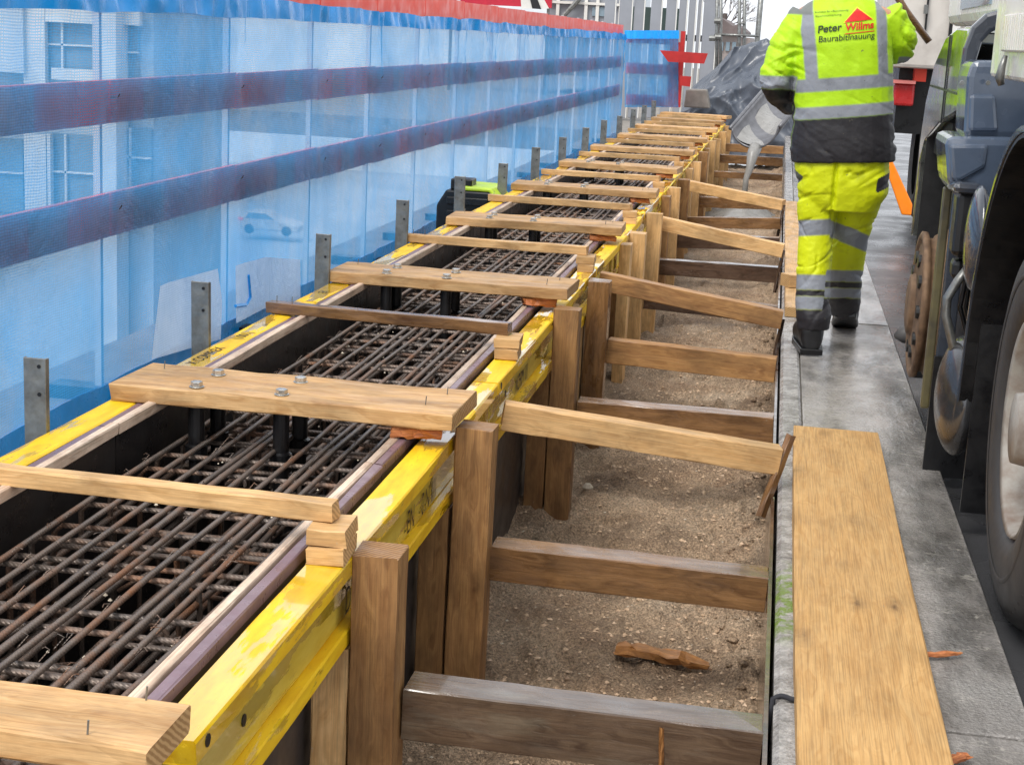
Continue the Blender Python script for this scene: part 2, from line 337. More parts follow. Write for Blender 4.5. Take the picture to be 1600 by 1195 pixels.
def timber_mesh(L, wy, hz, ch=.003, segs=8, jit=.0015, name='timber'):
    """bar along local X from 0 to L, centred in y, bottom at z=0, chamfered edges, slightly uneven"""
    mb = MB(); y, z = wy/2, hz
    pr = [(-y+ch, 0), (y-ch, 0), (y, ch), (y, z-ch), (y-ch, z), (-y+ch, z), (-y, z-ch), (-y, ch)]
    bow = random.uniform(-1, 1)*.0025*L; vs = []
    for i in range(segs+1):
        t = i/segs; x = L*t; off = bow*math.sin(math.pi*t)
        for a, b in pr: vs.append((x+random.uniform(-jit, jit)*2, a+off+random.uniform(-jit, jit), b+random.uniform(-jit, jit)))
    n = 8; fs = [tuple(range(n)), tuple(range(segs*n, segs*n+n))[::-1]]
    fs += [(i*n+j, i*n+(j+1) % n, (i+1)*n+(j+1) % n, (i+1)*n+j) for i in range(segs) for j in range(n)]
    mb.add(vs, fs); return mb.mesh(name)
def timber(name, p0, p1, wy, hz, mat, parent=None, up=(0, 0, 1), roll=0, **kw):
    """p0, p1: centre of the underside at both ends"""
    p0, p1 = Vector(p0), Vector(p1); L = (p1-p0).length; x = (p1-p0)/L; u = Vector(up); y = u.cross(x).normalized(); z = x.cross(y)
    o = link(name, timber_mesh(L, wy, hz, name=name, **kw), mat)
    mw = Matrix((x, y, z)).transposed().to_4x4(); mw.translation = p0
    if roll: mw = mw @ Matrix.Rotation(roll, 4, 'X')
    o.matrix_world = mw
    if parent: adopt(o, parent)
    return o
def vnoise(x, y, seed=0):
    xi = np.floor(x).astype(np.int64); yi = np.floor(y).astype(np.int64); xf = x-xi; yf = y-yi
    def h(a, b):
        n = (a*374761393+b*668265263+seed*1442695041) & 0x7fffffff; n = ((n ^ (n >> 13))*1274126177) & 0x7fffffff; return ((n ^ (n >> 16)) & 0xffff)/65535.
    u = xf*xf*(3-2*xf); v = yf*yf*(3-2*yf)
    return (h(xi, yi)*(1-u)+h(xi+1, yi)*u)*(1-v)+(h(xi, yi+1)*(1-u)+h(xi+1, yi+1)*u)*v
def fbm(x, y, oct=5, seed=0, ridged=False, gain=.5):
    x = np.asarray(x, float); y = np.asarray(y, float); s = 0; a = 1; t = 0
    for o in range(oct):
        n = vnoise(x*2**o, y*2**o, seed+o*7); n = 1-abs(2*n-1) if ridged else n; s = s+a*n; t += a; a *= gain
    return s/t
def npgrid(X, Y, Z, name):
    ny, nx = X.shape; me = bpy.data.meshes.new(name); idx = np.arange(nx*ny).reshape(ny, nx)
    q = np.stack([idx[:-1, :-1], idx[:-1, 1:], idx[1:, 1:], idx[1:, :-1]], -1).reshape(-1, 4)
    me.from_pydata(np.stack([X, Y, Z], -1).reshape(-1, 3).tolist(), [], q.tolist()); me.update(); return me
def text_mesh(txt, size, name='lettering', bold=0):
    c = bpy.data.curves.new(name, 'FONT'); c.body = txt; c.size = size; c.offset = bold; o = bpy.data.objects.new(name, c); col.objects.link(o)
    bpy.context.view_layer.update(); dg = bpy.context.evaluated_depsgraph_get(); me = bpy.data.meshes.new_from_object(o.evaluated_get(dg), depsgraph=dg)
    bpy.data.objects.remove(o); me.materials.clear(); me.name = name; return me
# the deck falls gently away and bends a little to the right beyond six metres
def dz(y): return -.0062*max(0, y-6)
def dx(y): return .00012*max(0, y-6)**2
ZR, ZL = .32, .37            # top of the near (right) and far (left) yellow beams
XRO, XRI = -.795, -.877      # outer and inner edge of the right beam
XLO, XLI = -1.723, -1.641
PIT = -.47

# ================================================================== SETTING
ys = np.concatenate([np.linspace(-60, 200, 40)])
X, Y = np.meshgrid(np.linspace(-320, 320, 60), np.linspace(-60, 600, 60)); Z = -13+.5*fbm(X*.01, Y*.01, 3)
struct(link('ground', npgrid(X, Y, Z, 'ground'), simple('grey street paving', (168, 172, 176), .6, nscale=.15, amount=.3, bump=.2, bscale=8)))
def strip(name, x0, x1, z, y0, y1, mat, th=.3, n=60):
    mb = MB(); yy = np.linspace(y0, y1, n); vs = []
    for y in yy:
        for x, zz in ((x0, z), (x1, z), (x1, z-th), (x0, z-th)): vs.append((x, y, zz+dz(y)))
    fs = [(i*4+j, i*4+(j+1) % 4, i*4+4+(j+1) % 4, i*4+4+j) for i in range(n-1) for j in range(4)]+[(0, 1, 2, 3), tuple((n-1)*4+j for j in (3, 2, 1, 0))]
    return struct(mb.add(vs, fs).build(name, mat))
strip('deck_edge', -2.75, -1.62, 0, -2, 27, 'concrete', .5)
mb = MB(); mb.box(.662, 9, -3, 80, -.4, -.062); struct(mb.build('road', 'asphalt'))
mb = MB(); mb.box(-9, .66, 25.6, 80, -.5, -.14); struct(mb.build('forecourt', 'concrete'))
# pit: loose wet sand and gravel between the formwork and the kerb
yy = np.concatenate([np.linspace(1.2, 7, 470), np.linspace(7.02, 25.6, 420)]); xx = np.linspace(-.93, .105, 96)
X, Y = np.meshgrid(xx, yy)
e = np.clip((X+.12)/.2, 0, 1)
Z = PIT+.055*(fbm(X*2.2, Y*1.6, 3, 3)-.5)+.085*(fbm(X*7, Y*6, 4, 9)-.5)+.03*(fbm(X*26, Y*20, 3, 21)-.5)
Z += e*(.13*fbm(X*13, Y*10, 4, 33, True)-.03)+.018*fbm(X*15, Y*12, 3, 77, True)+.05*np.clip((-.78-X)/.14, 0, 1)*fbm(X*5, Y*4, 2, 5)
Z += .03*np.where(Y > 6, 1, 0)*fbm(X*3, Y*9, 4, 44, True)
_r = random.Random(12)
for _ in range(46):
    cx_, cy_, aa = _r.uniform(-.75, .0), 2+11*_r.random()**1.3, _r.uniform(-.9, .9); u_ = (X-cx_)*math.cos(aa)+(Y-cy_)*math.sin(aa); v_ = -(X-cx_)*math.sin(aa)+(Y-cy_)*math.cos(aa); r_ = (u_/.055)**2+(v_/.14)**2
    Z += -_r.uniform(.012, .028)*np.exp(-r_**2)+.012*np.exp(-((r_-1.7)/.5)**2)
Z += np.vectorize(dz)(Y)*.8
pit_Z = Z.copy()
pit = struct(link('pit_floor', npgrid(X, Y, Z, 'pit_floor'), 'gravel', smooth=True))
def pit_z(x, y): return float(Z[np.abs(yy-y).argmin(), np.abs(xx-x).argmin()])
def pebbles(n, rmin, rmax, yb, seed, name, mat, label):
    r = random.Random(seed); vs = []; fs = []
    base = [(1, 0, 0), (-1, 0, 0), (0, 1, 0), (0, -1, 0), (0, 0, 1), (0, 0, -1)]; ft = [(0, 2, 4), (2, 1, 4), (1, 3, 4), (3, 0, 4), (2, 0, 5), (1, 2, 5), (3, 1, 5), (0, 3, 5)]
    for _ in range(n):
        x = -.9+.98*r.random()**.8; y = yb[0]+(yb[1]-yb[0])*r.random()**1.5; z = pit_z(x, y); s = rmin+(rmax-rmin)*r.random()**4; o = len(vs)
        a = r.random()*6.28; ca, sa = math.cos(a), math.sin(a)
        for b in base:
            q = [b[0]*s*r.uniform(.6, 1.3), b[1]*s*r.uniform(.6, 1.3), b[2]*s*r.uniform(.5, .9)]
            vs.append((x+q[0]*ca-q[1]*sa, y+q[0]*sa+q[1]*ca, z+q[2]*.8))
        fs += [tuple(i+o for i in f) for f in ft]
    me = bpy.data.meshes.new(name); me.from_pydata(vs, [], fs); o = link(name, me, mat); o['kind'] = 'stuff'; tag(o, label, 'gravel'); return o
M['peb'] = simple('gravel stones', (210, 180, 148), .5, nscale=30, amount=.8, dark=(130, 106, 84))
M['pebw'] = simple('pale chips', (214, 200, 178), .6, nscale=30, amount=.5)
pebbles(16000, .002, .012, (1.6, 12), 3, 'gravel', 'peb', 'fine brown gravel scattered over the pit floor')
pebbles(260, .003, .009, (2.4, 9), 5, 'wood_chips', 'pebw', 'tiny pale wood chips and stones strewn over the pit gravel')
def clods(n, seed):
    r = random.Random(seed); mb = MB()
    for _ in range(n):
        y = 1.8+9*r.random()**1.4; x = .085-.16*r.random()**1.6; z = pit_z(x, y); k = .004+.018*r.random()**2.2
        pr = [(-.7, 0), (-.5, .7), (0, 1), (.45, .75), (.7, 0)]; o = len(mb.v); mb.lathe(pr, (0, 0, 0), 2, 7); sx_, sy_, a = r.uniform(.7, 1.4), r.uniform(.7, 1.4), r.random()*3
        for i in range(o, len(mb.v)):
            p = mb.v[i]; j = r.uniform(.75, 1.2); q = (p[0]*sx_*j, p[1]*sy_*j, p[2]*j); mb.v[i] = (x+k*(q[0]*math.cos(a)-q[1]*math.sin(a)), y+k*(q[0]*math.sin(a)+q[1]*math.cos(a)), z+k*(q[2]*.8+.05))
    return mb
o = clods(700, 4).build('sand_clods', 'gravel', None, True); o['kind'] = 'stuff'; tag(o, 'lumpy sand clods piled along the kerb side of the pit', 'clods')
# walkway with kerb stones
mb = MB(); mb.box(.098, .64, -1.5, 30, -.62, -.02); walk = struct(mb.build('walkway', 'concrete'))
joints = [.75, 3.25, 5.72, 8.3, 10.8, 13.3, 15.8, 18.3, 20.8, 23.3, 25.8]
for a, b in zip(joints[:-1], joints[1:]):
    mb = MB()
    zo = [.0, .0015, -.002, .001][joints.index(a) % 4]; mb.box(.178, .634, a+.006, b-.006, -.06, zo); mb.build('paving_slab', 'walk', walk, bevel=.004)
k = .3
while k < 26:
    mb = MB(); c = .012; mb.prism([(.09, -.4), (.172, -.4), (.172, -.004), (.162, .005), (.102, .005), (.09, -.006)], k+.004, k+.996, 1)
    o = mb.build('kerb_stone', 'kerb', walk); k += 1.0 if abs(k-2.3) > .01 else 1.0
# rusty sheet edging against the kerb
for i, y in enumerate(np.arange(1.0, 15, 2.0)):
    mb = MB(); mb.box(.070, .080, y, y+1.96, PIT-.05, -.012); o = mb.build('edging_board', 'darkwet', walk)

# ================================================================== FORMWORK
PR = .04    # flange depth
def beam(name, side, y0, y1, label, dirt=0):
    xo, xi, zt = (XRO, XRI, ZR) if side == 'r' else (XLO, XLI, ZL)
    xa, xb = min(xo, xi), max(xo, xi); xm = (xa+xb)/2; r = empty(name, (xm+dx(y0), y0, zt-.2+dz(y0)), label, 'beam', 'yellow formwork beams')
    L = y1-y0; d = Vector((dx(y1)-dx(y0), L, dz(y1)-dz(y0))); p = Vector((xm+dx(y0), y0, zt+dz(y0)))
    def bar(n, w, h, zb, mat, sh=0): return timber(n, p+Vector((sh, 0, zb)), p+Vector((sh, 0, zb))+d, w, h, mat, r, segs=10, ch=.004, jit=.0008)
    bar('top_flange', .082, .042, -.042, 'yellow'); bar('web', .03, .118, -.16, 'web'); bar('bottom_flange', .082, .04, -.2, 'yellow')
    return r, p
ry = [2.15, 4.79, 7.43, 10.07, 12.71, 15.35, 17.99, 20.63, 23.2]
for i, (a, b) in enumerate(zip(ry[:-1], ry[1:])):
    r, p = beam('yellow_formwork_beam', 'r', a, b-.012, f'{ORD[i]} yellow beam from the camera along the right edge of the formwork')
    # drilled holes near the beam ends, as recessed dark plugs
    for yy_, zz_ in ((a+.05, -.02), (a+.3, -.1)):
        mb = MB(); xh = XRO+dx(yy_)+(.0012 if zz_ > -.05 else -.0245); mb.lathe([(0, .0), (0, .011), (-.006, .011)], (xh, yy_, ZR+dz(yy_)+zz_), 0, 16); mb.build('bolt_hole', 'black', r)
    if i in (0, 1, 2):
        for txt, yo, sz in (('DUMAZ', .95, .085), ('EN', 1.52, .085), ('0.N IIII', 1.68, .085)) if i == 0 else (('NORM IIII', .5, .085),):
            me = text_mesh(txt, sz); me.transform(Matrix.Scale(.75, 4, (1, 0, 0)))
            o = link('lettering', me, 'ink')
            o.matrix_world = Matrix.Translation((XRO-.026+.0012+dx(a), a+yo, ZR-.148+dz(a))) @ Matrix.Rotation(math.pi/2, 4, 'Z') @ Matrix.Rotation(math.pi/2, 4, 'X'); adopt(o, r)
ly = [1.4, 3.02, 5.67, 8.32, 10.97, 13.62, 16.27, 18.92, 21.6, 23.6]
for i, (a, b) in enumerate(zip(ly[:-1], ly[1:])):
    r, p = beam('yellow_formwork_beam', 'l', a, b-.012, f'{ORD[i]} yellow beam from the camera along the left edge of the formwork')
    if i in (1, 2, 3):
        for txt, yo, sz in {1: (('X COMIREX', 1.45, .05), ('(1001)', 1.86, .05), ('a.k', 2.12, .03)), 2: (('EK', .2, .05), ('DUMAREX', 1.7, .05)), 3: (('DUMAREX', 1.5, .05),)}[i]:
            me = text_mesh(txt, sz); o = link('lettering', me, 'ink')
            o.matrix_world = Matrix.Translation((XLI-.022, a+yo, ZL+.0012+dz(a+yo))) @ Matrix.Rotation(math.pi/2, 4, 'Z'); adopt(o, r)
# plywood panels with their edge strips
for side in 'rl':
    for i, a in enumerate(np.arange(1.2, 23.6, 2.5)):
        b = min(a+2.495, 23.8); zt = (ZR if side == 'r' else ZL)+dz(a); sh = dx(a)
        lab = f'{ORD[i]} plywood panel from the camera lining the {"right" if side == "r" else "left"} side of the rebar trough'
        r = empty('formwork_panel', (-.92 if side == 'r' else -1.59, a, PIT), lab, 'panel', 'formwork panels lining the trough')
        if side == 'r':
            mb = MB(); mb.box(-.916+sh, -.894+sh, a, b, PIT-.03, zt-.012); mb.build('skin', 'greyply', r)
            timber('edge_strip', (-.9045+sh, a, zt-.012), (-.9045+sh, b, zt-.012+dz(b)-dz(a)), .024, .028, 'film', r)
            timber('top_batten', (-.928+sh, a, zt-.03), (-.928+sh, b, zt-.03+dz(b)-dz(a)), .021, .05, 'plyedge', r)
        else:
            mb = MB(); mb.box(-1.607+sh, -1.585+sh, a, b, PIT-.03, zt-.02); mb.build('skin', 'blackply', r)
            timber('edge_strip', (-1.617+sh, a, zt-.03), (-1.617+sh, b, zt-.03+dz(b)-dz(a)), .03, .03, 'film', r)
            timber('top_batten', (-1.588+sh, a, zt-.02), (-1.588+sh, b, zt-.02+dz(b)-dz(a)), .024, .03, 'plyedge', r)
mb = MB(); mb.box(-1.61, -.89, 1.2, 24, PIT-.1, PIT-.02); struct(mb.build('trough_floor', 'blackply'))

# ---- posts along the outside of the right beam, studs under it
posts = [3.04, 4.06, 5.98, 7.02, 9.0, 10.1, 11.95, 13.0, 14.9, 16.0, 17.9, 19.0, 20.9, 22.4]
pm = ['post', 'post', 'post', 'brown', 'fresh', 'fresh', 'fresh', 'post', 'fresh', 'post', 'fresh', 'fresh', 'fresh', 'fresh']
for i, y in enumerate(posts):
    d, s = dz(y), dx(y); top = ZR+d+[.005, .03, .035, .0, -.005, .0, .01, -.01][i % 8]
    xw = .098 if i != 1 else .1
    o = timber('timber_post', (XRO+.004+xw/2+s, y+.055, pit_z(-.74, y)-.06), (XRO+.004+xw/2+s+(.006 if i % 2 else -.004), y+.055, top), .1, xw, pm[i], up=(1, 0, 0))
    # up=(1,0,0): the underside lies on the beam side
    o.location.x = XRO+.004+s
    tag(o, f'{ORD[i]} upright timber post from the camera on the outside of the right yellow beam', 'post', 'formwork posts')
    o = timber('timber_stud', (XRI+.002+s, y+.06, pit_z(-.8, y)-.05), (XRI+.002+s, y+.06, ZR+d-.202), .1, .078, 'post' if i % 3 else 'fresh', up=(1, 0, 0))
    tag(o, f'short stud under the right yellow beam beside the {ORD[i]} post from the camera', 'stud', 'studs under the beam')
extra = [(8.55, 'fresh'), (11.5, 'post'), (14.3, 'fresh'), (17.3, 'fresh')]
for i, (y, mt) in enumerate(extra):
    s, d = dx(y), dz(y)
    o = timber('timber_post', (XRO+.004+s, y, pit_z(-.74, y)-.06), (XRO+.004+s, y, ZR+d-.01), .14, .06, mt, up=(1, 0, 0))
    tag(o, f'{ORD[i]} wide flat board from the camera standing between the posts against the beam', 'board', 'upright boards')

# ---- horizontal and sloping braces across the pit
def brace(name, p0, p1, w, h, mat, label, roll=0):
    o = timber(name, p0, p1, w, h, mat, roll=roll, segs=10); tag(o, label, 'brace', 'pit braces'); return o
hb = [(3.10, .02, .016, 'darkstain', 'nearest horizontal brace at the bottom edge, dark and wet with pale stains', .118, .1),
      (4.14, .005, -.005, 'brown', 'second horizontal brace from the camera with wet greyish top', .1, .1),
      (6.04, -.01, -.01, 'brown', 'horizontal brace half hidden behind the nearest sloping brace', .1, .09),
      (7.08, .05, .02, 'post', 'light brown horizontal brace with dark knot, below the second sloping brace', .11, .08),
      (9.06, -.02, -.06, 'darkwet', 'dark horizontal brace hanging under the second sloping brace', .1, .08),
      (10.2, .02, .01, 'darkwet', 'dark level brace in front of the third sloping brace', .1, .08),
      (12.0, -.02, -.01, 'darkwet', 'dark level brace just beyond the third sloping brace', .1, .08),
      (13.1, .0, .02, 'brown', 'thin level brace with pale wet top beyond the third sloping brace', .09, .07),
      (15.0, .0, 0, 'brown', 'level brace under the farthest sloping brace', .1, .08),
      (17.9, .03, .0, 'brown', 'level brace in front of the pouring concrete', .07, .08),
      (19.1, .14, .1, 'brown', 'level brace at the height of the pouring lip of the chute', .1, .08),
      (21.0, .16, .12, 'post', 'farthest level brace behind the chute', .1, .08)]
for y, zl, zr, mt, lab, h, wd in hb:
    d, s = dz(y), dx(y)
    brace('horizontal_brace', (XRO+.106+s, y+.055, zl-h+d), (.068, y+.05, zr-h+d*.5), wd, h, mt, lab)
sb = [(4.84, .25, 5.0, .142, 'fresh', 'nearest sloping brace, pale new timber running down to the kerb'),
      (7.5, .30, 7.5, .17, 'post', 'second sloping brace from the camera with dark knot'),
      (10.3, .30, 10.2, .15, 'fresh', 'third sloping brace from the camera, pale timber'),
      (13.6, .27, 13.2, .14, 'fresh', 'farthest sloping brace, reaching the kerb left of the worker')]
for i, (ya, za, yb, zb, mt, lab) in enumerate(sb):
    x0 = XRO+.006 if i == 0 else XRO+.1+dx(ya)
    brace('sloping_brace', (XRO+.006+dx(ya), ya, za+dz(ya)-.085), (.078, yb, zb-.085), .075, .085, mt, lab)
    o = timber('wooden_peg', (.05, yb-.06, -.08), (.125, yb+.03, zb+.03), .02, .03, 'brown') if i == 0 else timber('wooden_peg', (.06, yb-.03, -.16), (.094, yb+.01, zb-.045), .016, .022, 'darkwet')
    tag(o, f'brown peg driven in at the kerb end of the {ORD[i]} sloping brace', 'peg', 'kerb pegs')

# ---- planks (bolted) and battens lying across the trough, packing blocks and wedges
def plank(i, yl, yr, dep=.29, bolts=True):
    d, s = dz(yl), dx(yl)
    p0 = Vector((XLO-.004+(.02*(i % 2)) + s, yl+dep/2, ZL+.003+d)); p1 = Vector((-.775+.01*(i % 3)+s, yr+dep/2, ZR+.055+d))
    o = timber('bolted_plank', p0, p1, dep, .045, 'plank', segs=12, jit=.0022, ch=.004)
    tag(o, f'{ORD[i]} broad bolted plank from the camera lying across the rebar trough', 'plank', 'planks across the trough')
    L = (p1-p0).length; mwo = wm(o)
    if bolts:
        for bx, by in ((.20, -.1), (.20, .06), (.44, -.1), (.44, .06)):
            bx = bx*L/.95+.03
            mb = MB(); z = .046; mb.prism([(bx+.020*math.cos(a), by+.020*math.sin(a)) for a in np.arange(0, 6.28, math.pi/10)], z, z+.003)
            mb.prism([(bx+.0165*math.cos(a+.3), by+.0165*math.sin(a+.3)) for a in np.arange(0, 6.2, math.pi/3)], z+.003, z+.016)
            b = mb.build('bolt', 'bolt', bevel=.0015); b.matrix_world = mwo; adopt(b, o)
            mb = MB(); mb.lathe([(-.002, 0), (-.002, .022), (-.11, .022), (-.115, .03), (-.15, .03), (-.155, .02), (-.3, .02), (-.3, 0)], (bx, by, 0), 2, 16)
            b = mb.build('anchor_sleeve', 'black', smooth=False); b.matrix_world = mwo; adopt(b, o)
    for nx, ny in ((L*.9, -.06), (L*.93, .07), (.06, .08)):
        mb = MB(); mb.tube([(nx, ny, .03), (nx+.003, ny, .068)], .0016, 6); b = mb.build('nail', 'steel'); b.matrix_world = mwo; adopt(b, o)
    # packing wedge below the right end
    wx = -.90+s; wy_ = yr+.02
    q = timber('packing_wedge', (wx-.04, wy_+.03, ZR+.022+d), (wx+.085, wy_+.06, ZR+.02+d), .085, .03, 'wedge', ch=.006, jit=.004)
    tag(q, f'reddish packing wedge under the right end of the {ORD[i]} bolted plank', 'wedge', 'packing wedges')
py_ = [(1.94, 1.91), (3.95, 3.93), (6.12, 6.09), (8.3, 8.32), (10.5, 10.5), (12.75, 12.65), (14.9, 14.9), (17.1, 17.1), (19.3, 19.3), (21.5, 21.4), (23.4, 23.2)]
for i, (a, b) in enumerate(py_): plank(i, a, b, .155 if i == 0 else .29, i < 6 and i > 0)
bt = [(3.13, 3.04), (5.36, 5.2), (7.5, 7.35), (9.7, 9.5), (11.9, 11.7), (14.1, 13.9), (16.3, 16.05), (18.5, 18.3), (20.6, 20.4), (22.6, 22.4)]
for i, (a, b) in enumerate(bt):
    d, s = dz(a), dx(a); p0 = (XLO-.006+s, a+.02, ZL+.003+d); p1 = (-.835+s, b+.02, ZR+.072+d)
    o = timber('cross_batten', p0, p1, .045, .04, 'brown' if i == 1 else 'fresh', segs=10)
    tag(o, f'{ORD[i]} narrow batten from the camera lying across the rebar trough', 'batten', 'battens across the trough')
    for nx in (.03, .09):
        mb = MB(); mb.tube([(nx, 0, .02), (nx, .002, .062)], .0016, 6); q = mb.build('nail', 'steel'); q.matrix_world = wm(o); adopt(q, o)
    for kk in range(2):
        yb = b-.055+.012*kk; q = timber('packing_block', (XRI+.004+s-.006*kk, yb+.05, ZR+.0015+d+kk*.0355), (XRO-.002+s, yb+.05+.004, ZR+.0015+d+kk*.0355), .12, .034, 'fresh', segs=2, ch=.002)
        tag(q, f'{"upper" if kk else "lower"} packing block under the right end of the {ORD[i]} batten', 'block', 'packing blocks')

# ================================================================== REBAR CAGE
cage = empty('rebar_cage', (-1.26, 2, PIT), 'long rusty rebar cage of ribbed bars lying inside the formwork trough', 'rebar')
YA, YB = 1.3, 23.4
def long_bar(x, z, r, seed, wob=.006):
    q = random.Random(seed); pts = []
    for y in np.arange(YA, YB, .55): pts.append((x+dx(y)+q.uniform(-wob, wob), y, z+dz(y)+q.uniform(-.003, .003)))
    return MB().tube(pts, r, 8).build('long_bar', 'rebar', cage, True)
xs = np.linspace(-1.525, -1.0, 9)
for i, x in enumerate(xs):
    long_bar(x+random.uniform(-.008, .008), .268, .0068, i)
    if i in (3, 6): long_bar(x+.022+random.uniform(0, .006), .264, .008, 40+i)
for i, x in enumerate(np.linspace(-1.53, -.99, 6)): long_bar(x, .10, .008, 80+i, .012); long_bar(x+.03, -.12, .009, 90+i, .015)
for i, z in enumerate((.17, .02, -.2)): long_bar(-1.545, z, .008, 100+i); long_bar(-.972, z, .008, 110+i)
def loop(x0, x1, z0, z1, r=.0068):
    c = .02; pts = [(x0+c, 0, z1), (x1-c, 0, z1), (x1, 0, z1-c), (x1, 0, z0+c), (x1-c, 0, z0), (x0+c, 0, z0), (x0, 0, z0+c), (x0, 0, z1-c)]
    return MB().tube(pts, r, 6, closed=True).mesh('stirrup')
lm = [loop(-1.555, -.962, -.4, .252), loop(-1.55, -.968, -.38, .248), loop(-1.545, -1.2, -.3, .15), loop(-1.3, -.97, -.3, .16)]
y = 1.45; i = 0
while y < 23.2:
    o = link('stirrup', lm[i % 2], 'rebar', None, True); o.location = (dx(y), y, dz(y)); o.rotation_euler = (random.uniform(-.03, .03), 0, random.uniform(-.03, .03)); adopt(o, cage)
    if i % 3 == 0 and y < 12:
        for k in (2, 3):
            o = link('stirrup', lm[k], 'rebar', None, True); o.location = (dx(y), y+random.uniform(-.05, .05), dz(y)+random.uniform(-.05, .06)); o.rotation_euler = (random.uniform(-.15, .15), 0, random.uniform(-.1, .1)); adopt(o, cage)
    y += .112+random.uniform(-.012, .012)+(.05 if i % 4 == 3 else 0); i += 1
for i in range(70):
    y = random.uniform(1.6, 9); x = random.uniform(-1.5, -1.05); z = random.uniform(-.1, .2)
    MB().tube([(x, y, z), (x+random.uniform(-.18, .18), y+random.uniform(-.3, .3), z+random.uniform(-.06, .06))], .006, 6).build('loose_bar', 'rebar', cage, True)
ties = MB(); white = MB()
for i in range(260):
    y = random.uniform(1.7, 8.5)*1.0; x = random.choice(list(xs))+random.uniform(-.012, .012); z = .27+dz(y); a = random.random()*6.28
    ties.tube([(x-.012, y-.01, z-.01), (x+.004, y, z+.011), (x+.010*math.cos(a), y+.012*math.sin(a), z+.009+random.uniform(0, .006)), (x+.018*math.cos(a), y+.016*math.sin(a), z+.008)], .0011, 4)
    xw, yw = random.uniform(-1.52, -1.0), random.uniform(1.8, 9); rr_ = random.uniform(.0025, .006)
    white.lathe([(-rr_, 0), (0, rr_), (rr_, 0)], (xw, yw, random.choice((.258, .11, .02))+dz(yw)), 2, 6)
o = ties.build('tie_wire', 'rebar', cage); o['kind'] = 'stuff'
o = white.build('sparkle_dot', 'pebw', cage); o['kind'] = 'stuff'  # white dots modelled as the sparkle of water drops among the bars

# ================================================================== STAKES behind the left beam
for i, y in enumerate([3.60, 4.76, 6.11, 7.48, 8.9, 10.27, 11.68, 13.16, 14.63, 16.14, 17.73, 19.2, 20.7, 22.2]):
    d, s = dz(y), dx(y); r = MB(); h = .565+d*.6+[-.012, .006, 0, .008, .01][i % 5]; lean = [.0, -.006, .004][i % 3]
    vs = []
    pr = [(-.029, -.004), (.029, -.004), (.032, .010), (.026, .010), (.024, .002), (-.024, .002), (-.026, .010), (-.032, .010)]
    r.add([(XLO-.028+s+a, y+b, .02) for a, b in pr]+[(XLO-.028+s+a+lean, y+b, h) for a, b in pr], [tuple(range(8)), tuple(range(15, 7, -1))]+[(j, (j+1) % 8, 8+(j+1) % 8, 8+j) for j in range(8)])
    o = r.build('steel_stake', 'steel', bevel=.0015); tag(o, f'{ORD[i]} flat steel stake from the camera between left beam and blue netting', 'stake', 'steel stakes')
    for zz in (h-.02, h-.09):
        mb = MB(); mb.lathe([(0, 0), (0, .005), (-.001, .005)], (XLO-.028+s+lean+.012, y-.0052, zz), 1, 10); q = mb.build('punched_hole', 'black', o)
# tool case
t = empty('tool_case', (-1.95, 10.2, 0), 'black ribbed tool case with lime green lid between two steel stakes', 'case')
mb = MB(); mb.prism([(-2.14, .0), (-1.78, .0), (-1.78, .36), (-2.08, .36), (-2.14, .26)], 10.1, 10.5, 1); mb.build('body', 'black', t, bevel=.012)
for k in range(3):
    mb = MB(); mb.box(-2.07, -1.8, 10.075, 10.1, .1+.085*k, .15+.085*k); mb.build('rib', 'black', t, bevel=.006)
mb = MB(); mb.prism([(-2.02, .362), (-1.80, .362), (-1.74, .30), (-1.725, .31), (-1.79, .385), (-2.0, .39)], 10.1, 10.5, 1); mb.build('lid', 'lime', t, bevel=.01)
mb = MB(); mb.box(-2.06, -1.92, 10.14, 10.3, .36, .43); mb.build('handle', 'black', t, bevel=.008)

# ================================================================== FENCE AND NET
fy = [2.9, 4.1, 5.39, 6.73, 7.98, 9.15, 10.4, 11.7, 13.1, 14.5, 15.9, 17.3, 18.6, 19.9, 21.1, 22.3, 23.4]
for i, (a, b) in enumerate(zip(fy[:-1], fy[1:])):
    r = empty('barrier_fence_panel', (-2.36, a, dz(a)), f'{ORD[i]} red barrier panel from the camera behind the blue netting', 'barrier', 'barrier panels behind the netting')
    d = dz(a)
    mb = MB(); mb.box(-2.385, -2.36, a-.011, a+.011, d, 1.6+d*.8); mb.build('post', 'facade', r)
    mb = MB(); mb.box(-2.55, -2.24, a-.05, a+.05, d, .05+d); mb.build('foot', 'black', r)
    for k, (z0, z1) in enumerate(((.60, .755), (1.0, 1.15), (1.40, 1.585))):
        mb = MB(); mb.box(-2.345, -2.325, a+.006, b-.006, z0+d*.8, z1+d*.8, .004); bd = mb.build('board', 'red', r)
        if k < 2:
            f0 = .35+.2*math.sin(i*2.3+k); mb = MB(); mb.box(-2.3248, -2.3215, a+(b-a)*f0, a+(b-a)*min(.95, f0+.22), z0+.004+d*.8, z1-.004+d*.8); mb.build('pale_stripe', 'redwhite', bd)
def netx(y, z):
    t = min(max(z/1.4, 0), 1); ph = np.interp(y, fy, range(len(fy)))
    gath = abs(math.sin(math.pi*ph))
    return -2.297+.03*gath**.5*(.3+.7*t)+.045*(float(fbm(y*1.6, z*1.1, 4, 61))-.5)*(.6+.6*t)+.03*(float(fbm(y*3+z*4, z*2-y*1.5, 2, 19, True, .4))-.6)*(.25+t)+.006*math.sin(y*37+z*4)*t**3
netobj = empty('debris_net', (-2.3, 4, 0), 'long translucent blue debris net stretched along the barrier fence', 'netting')
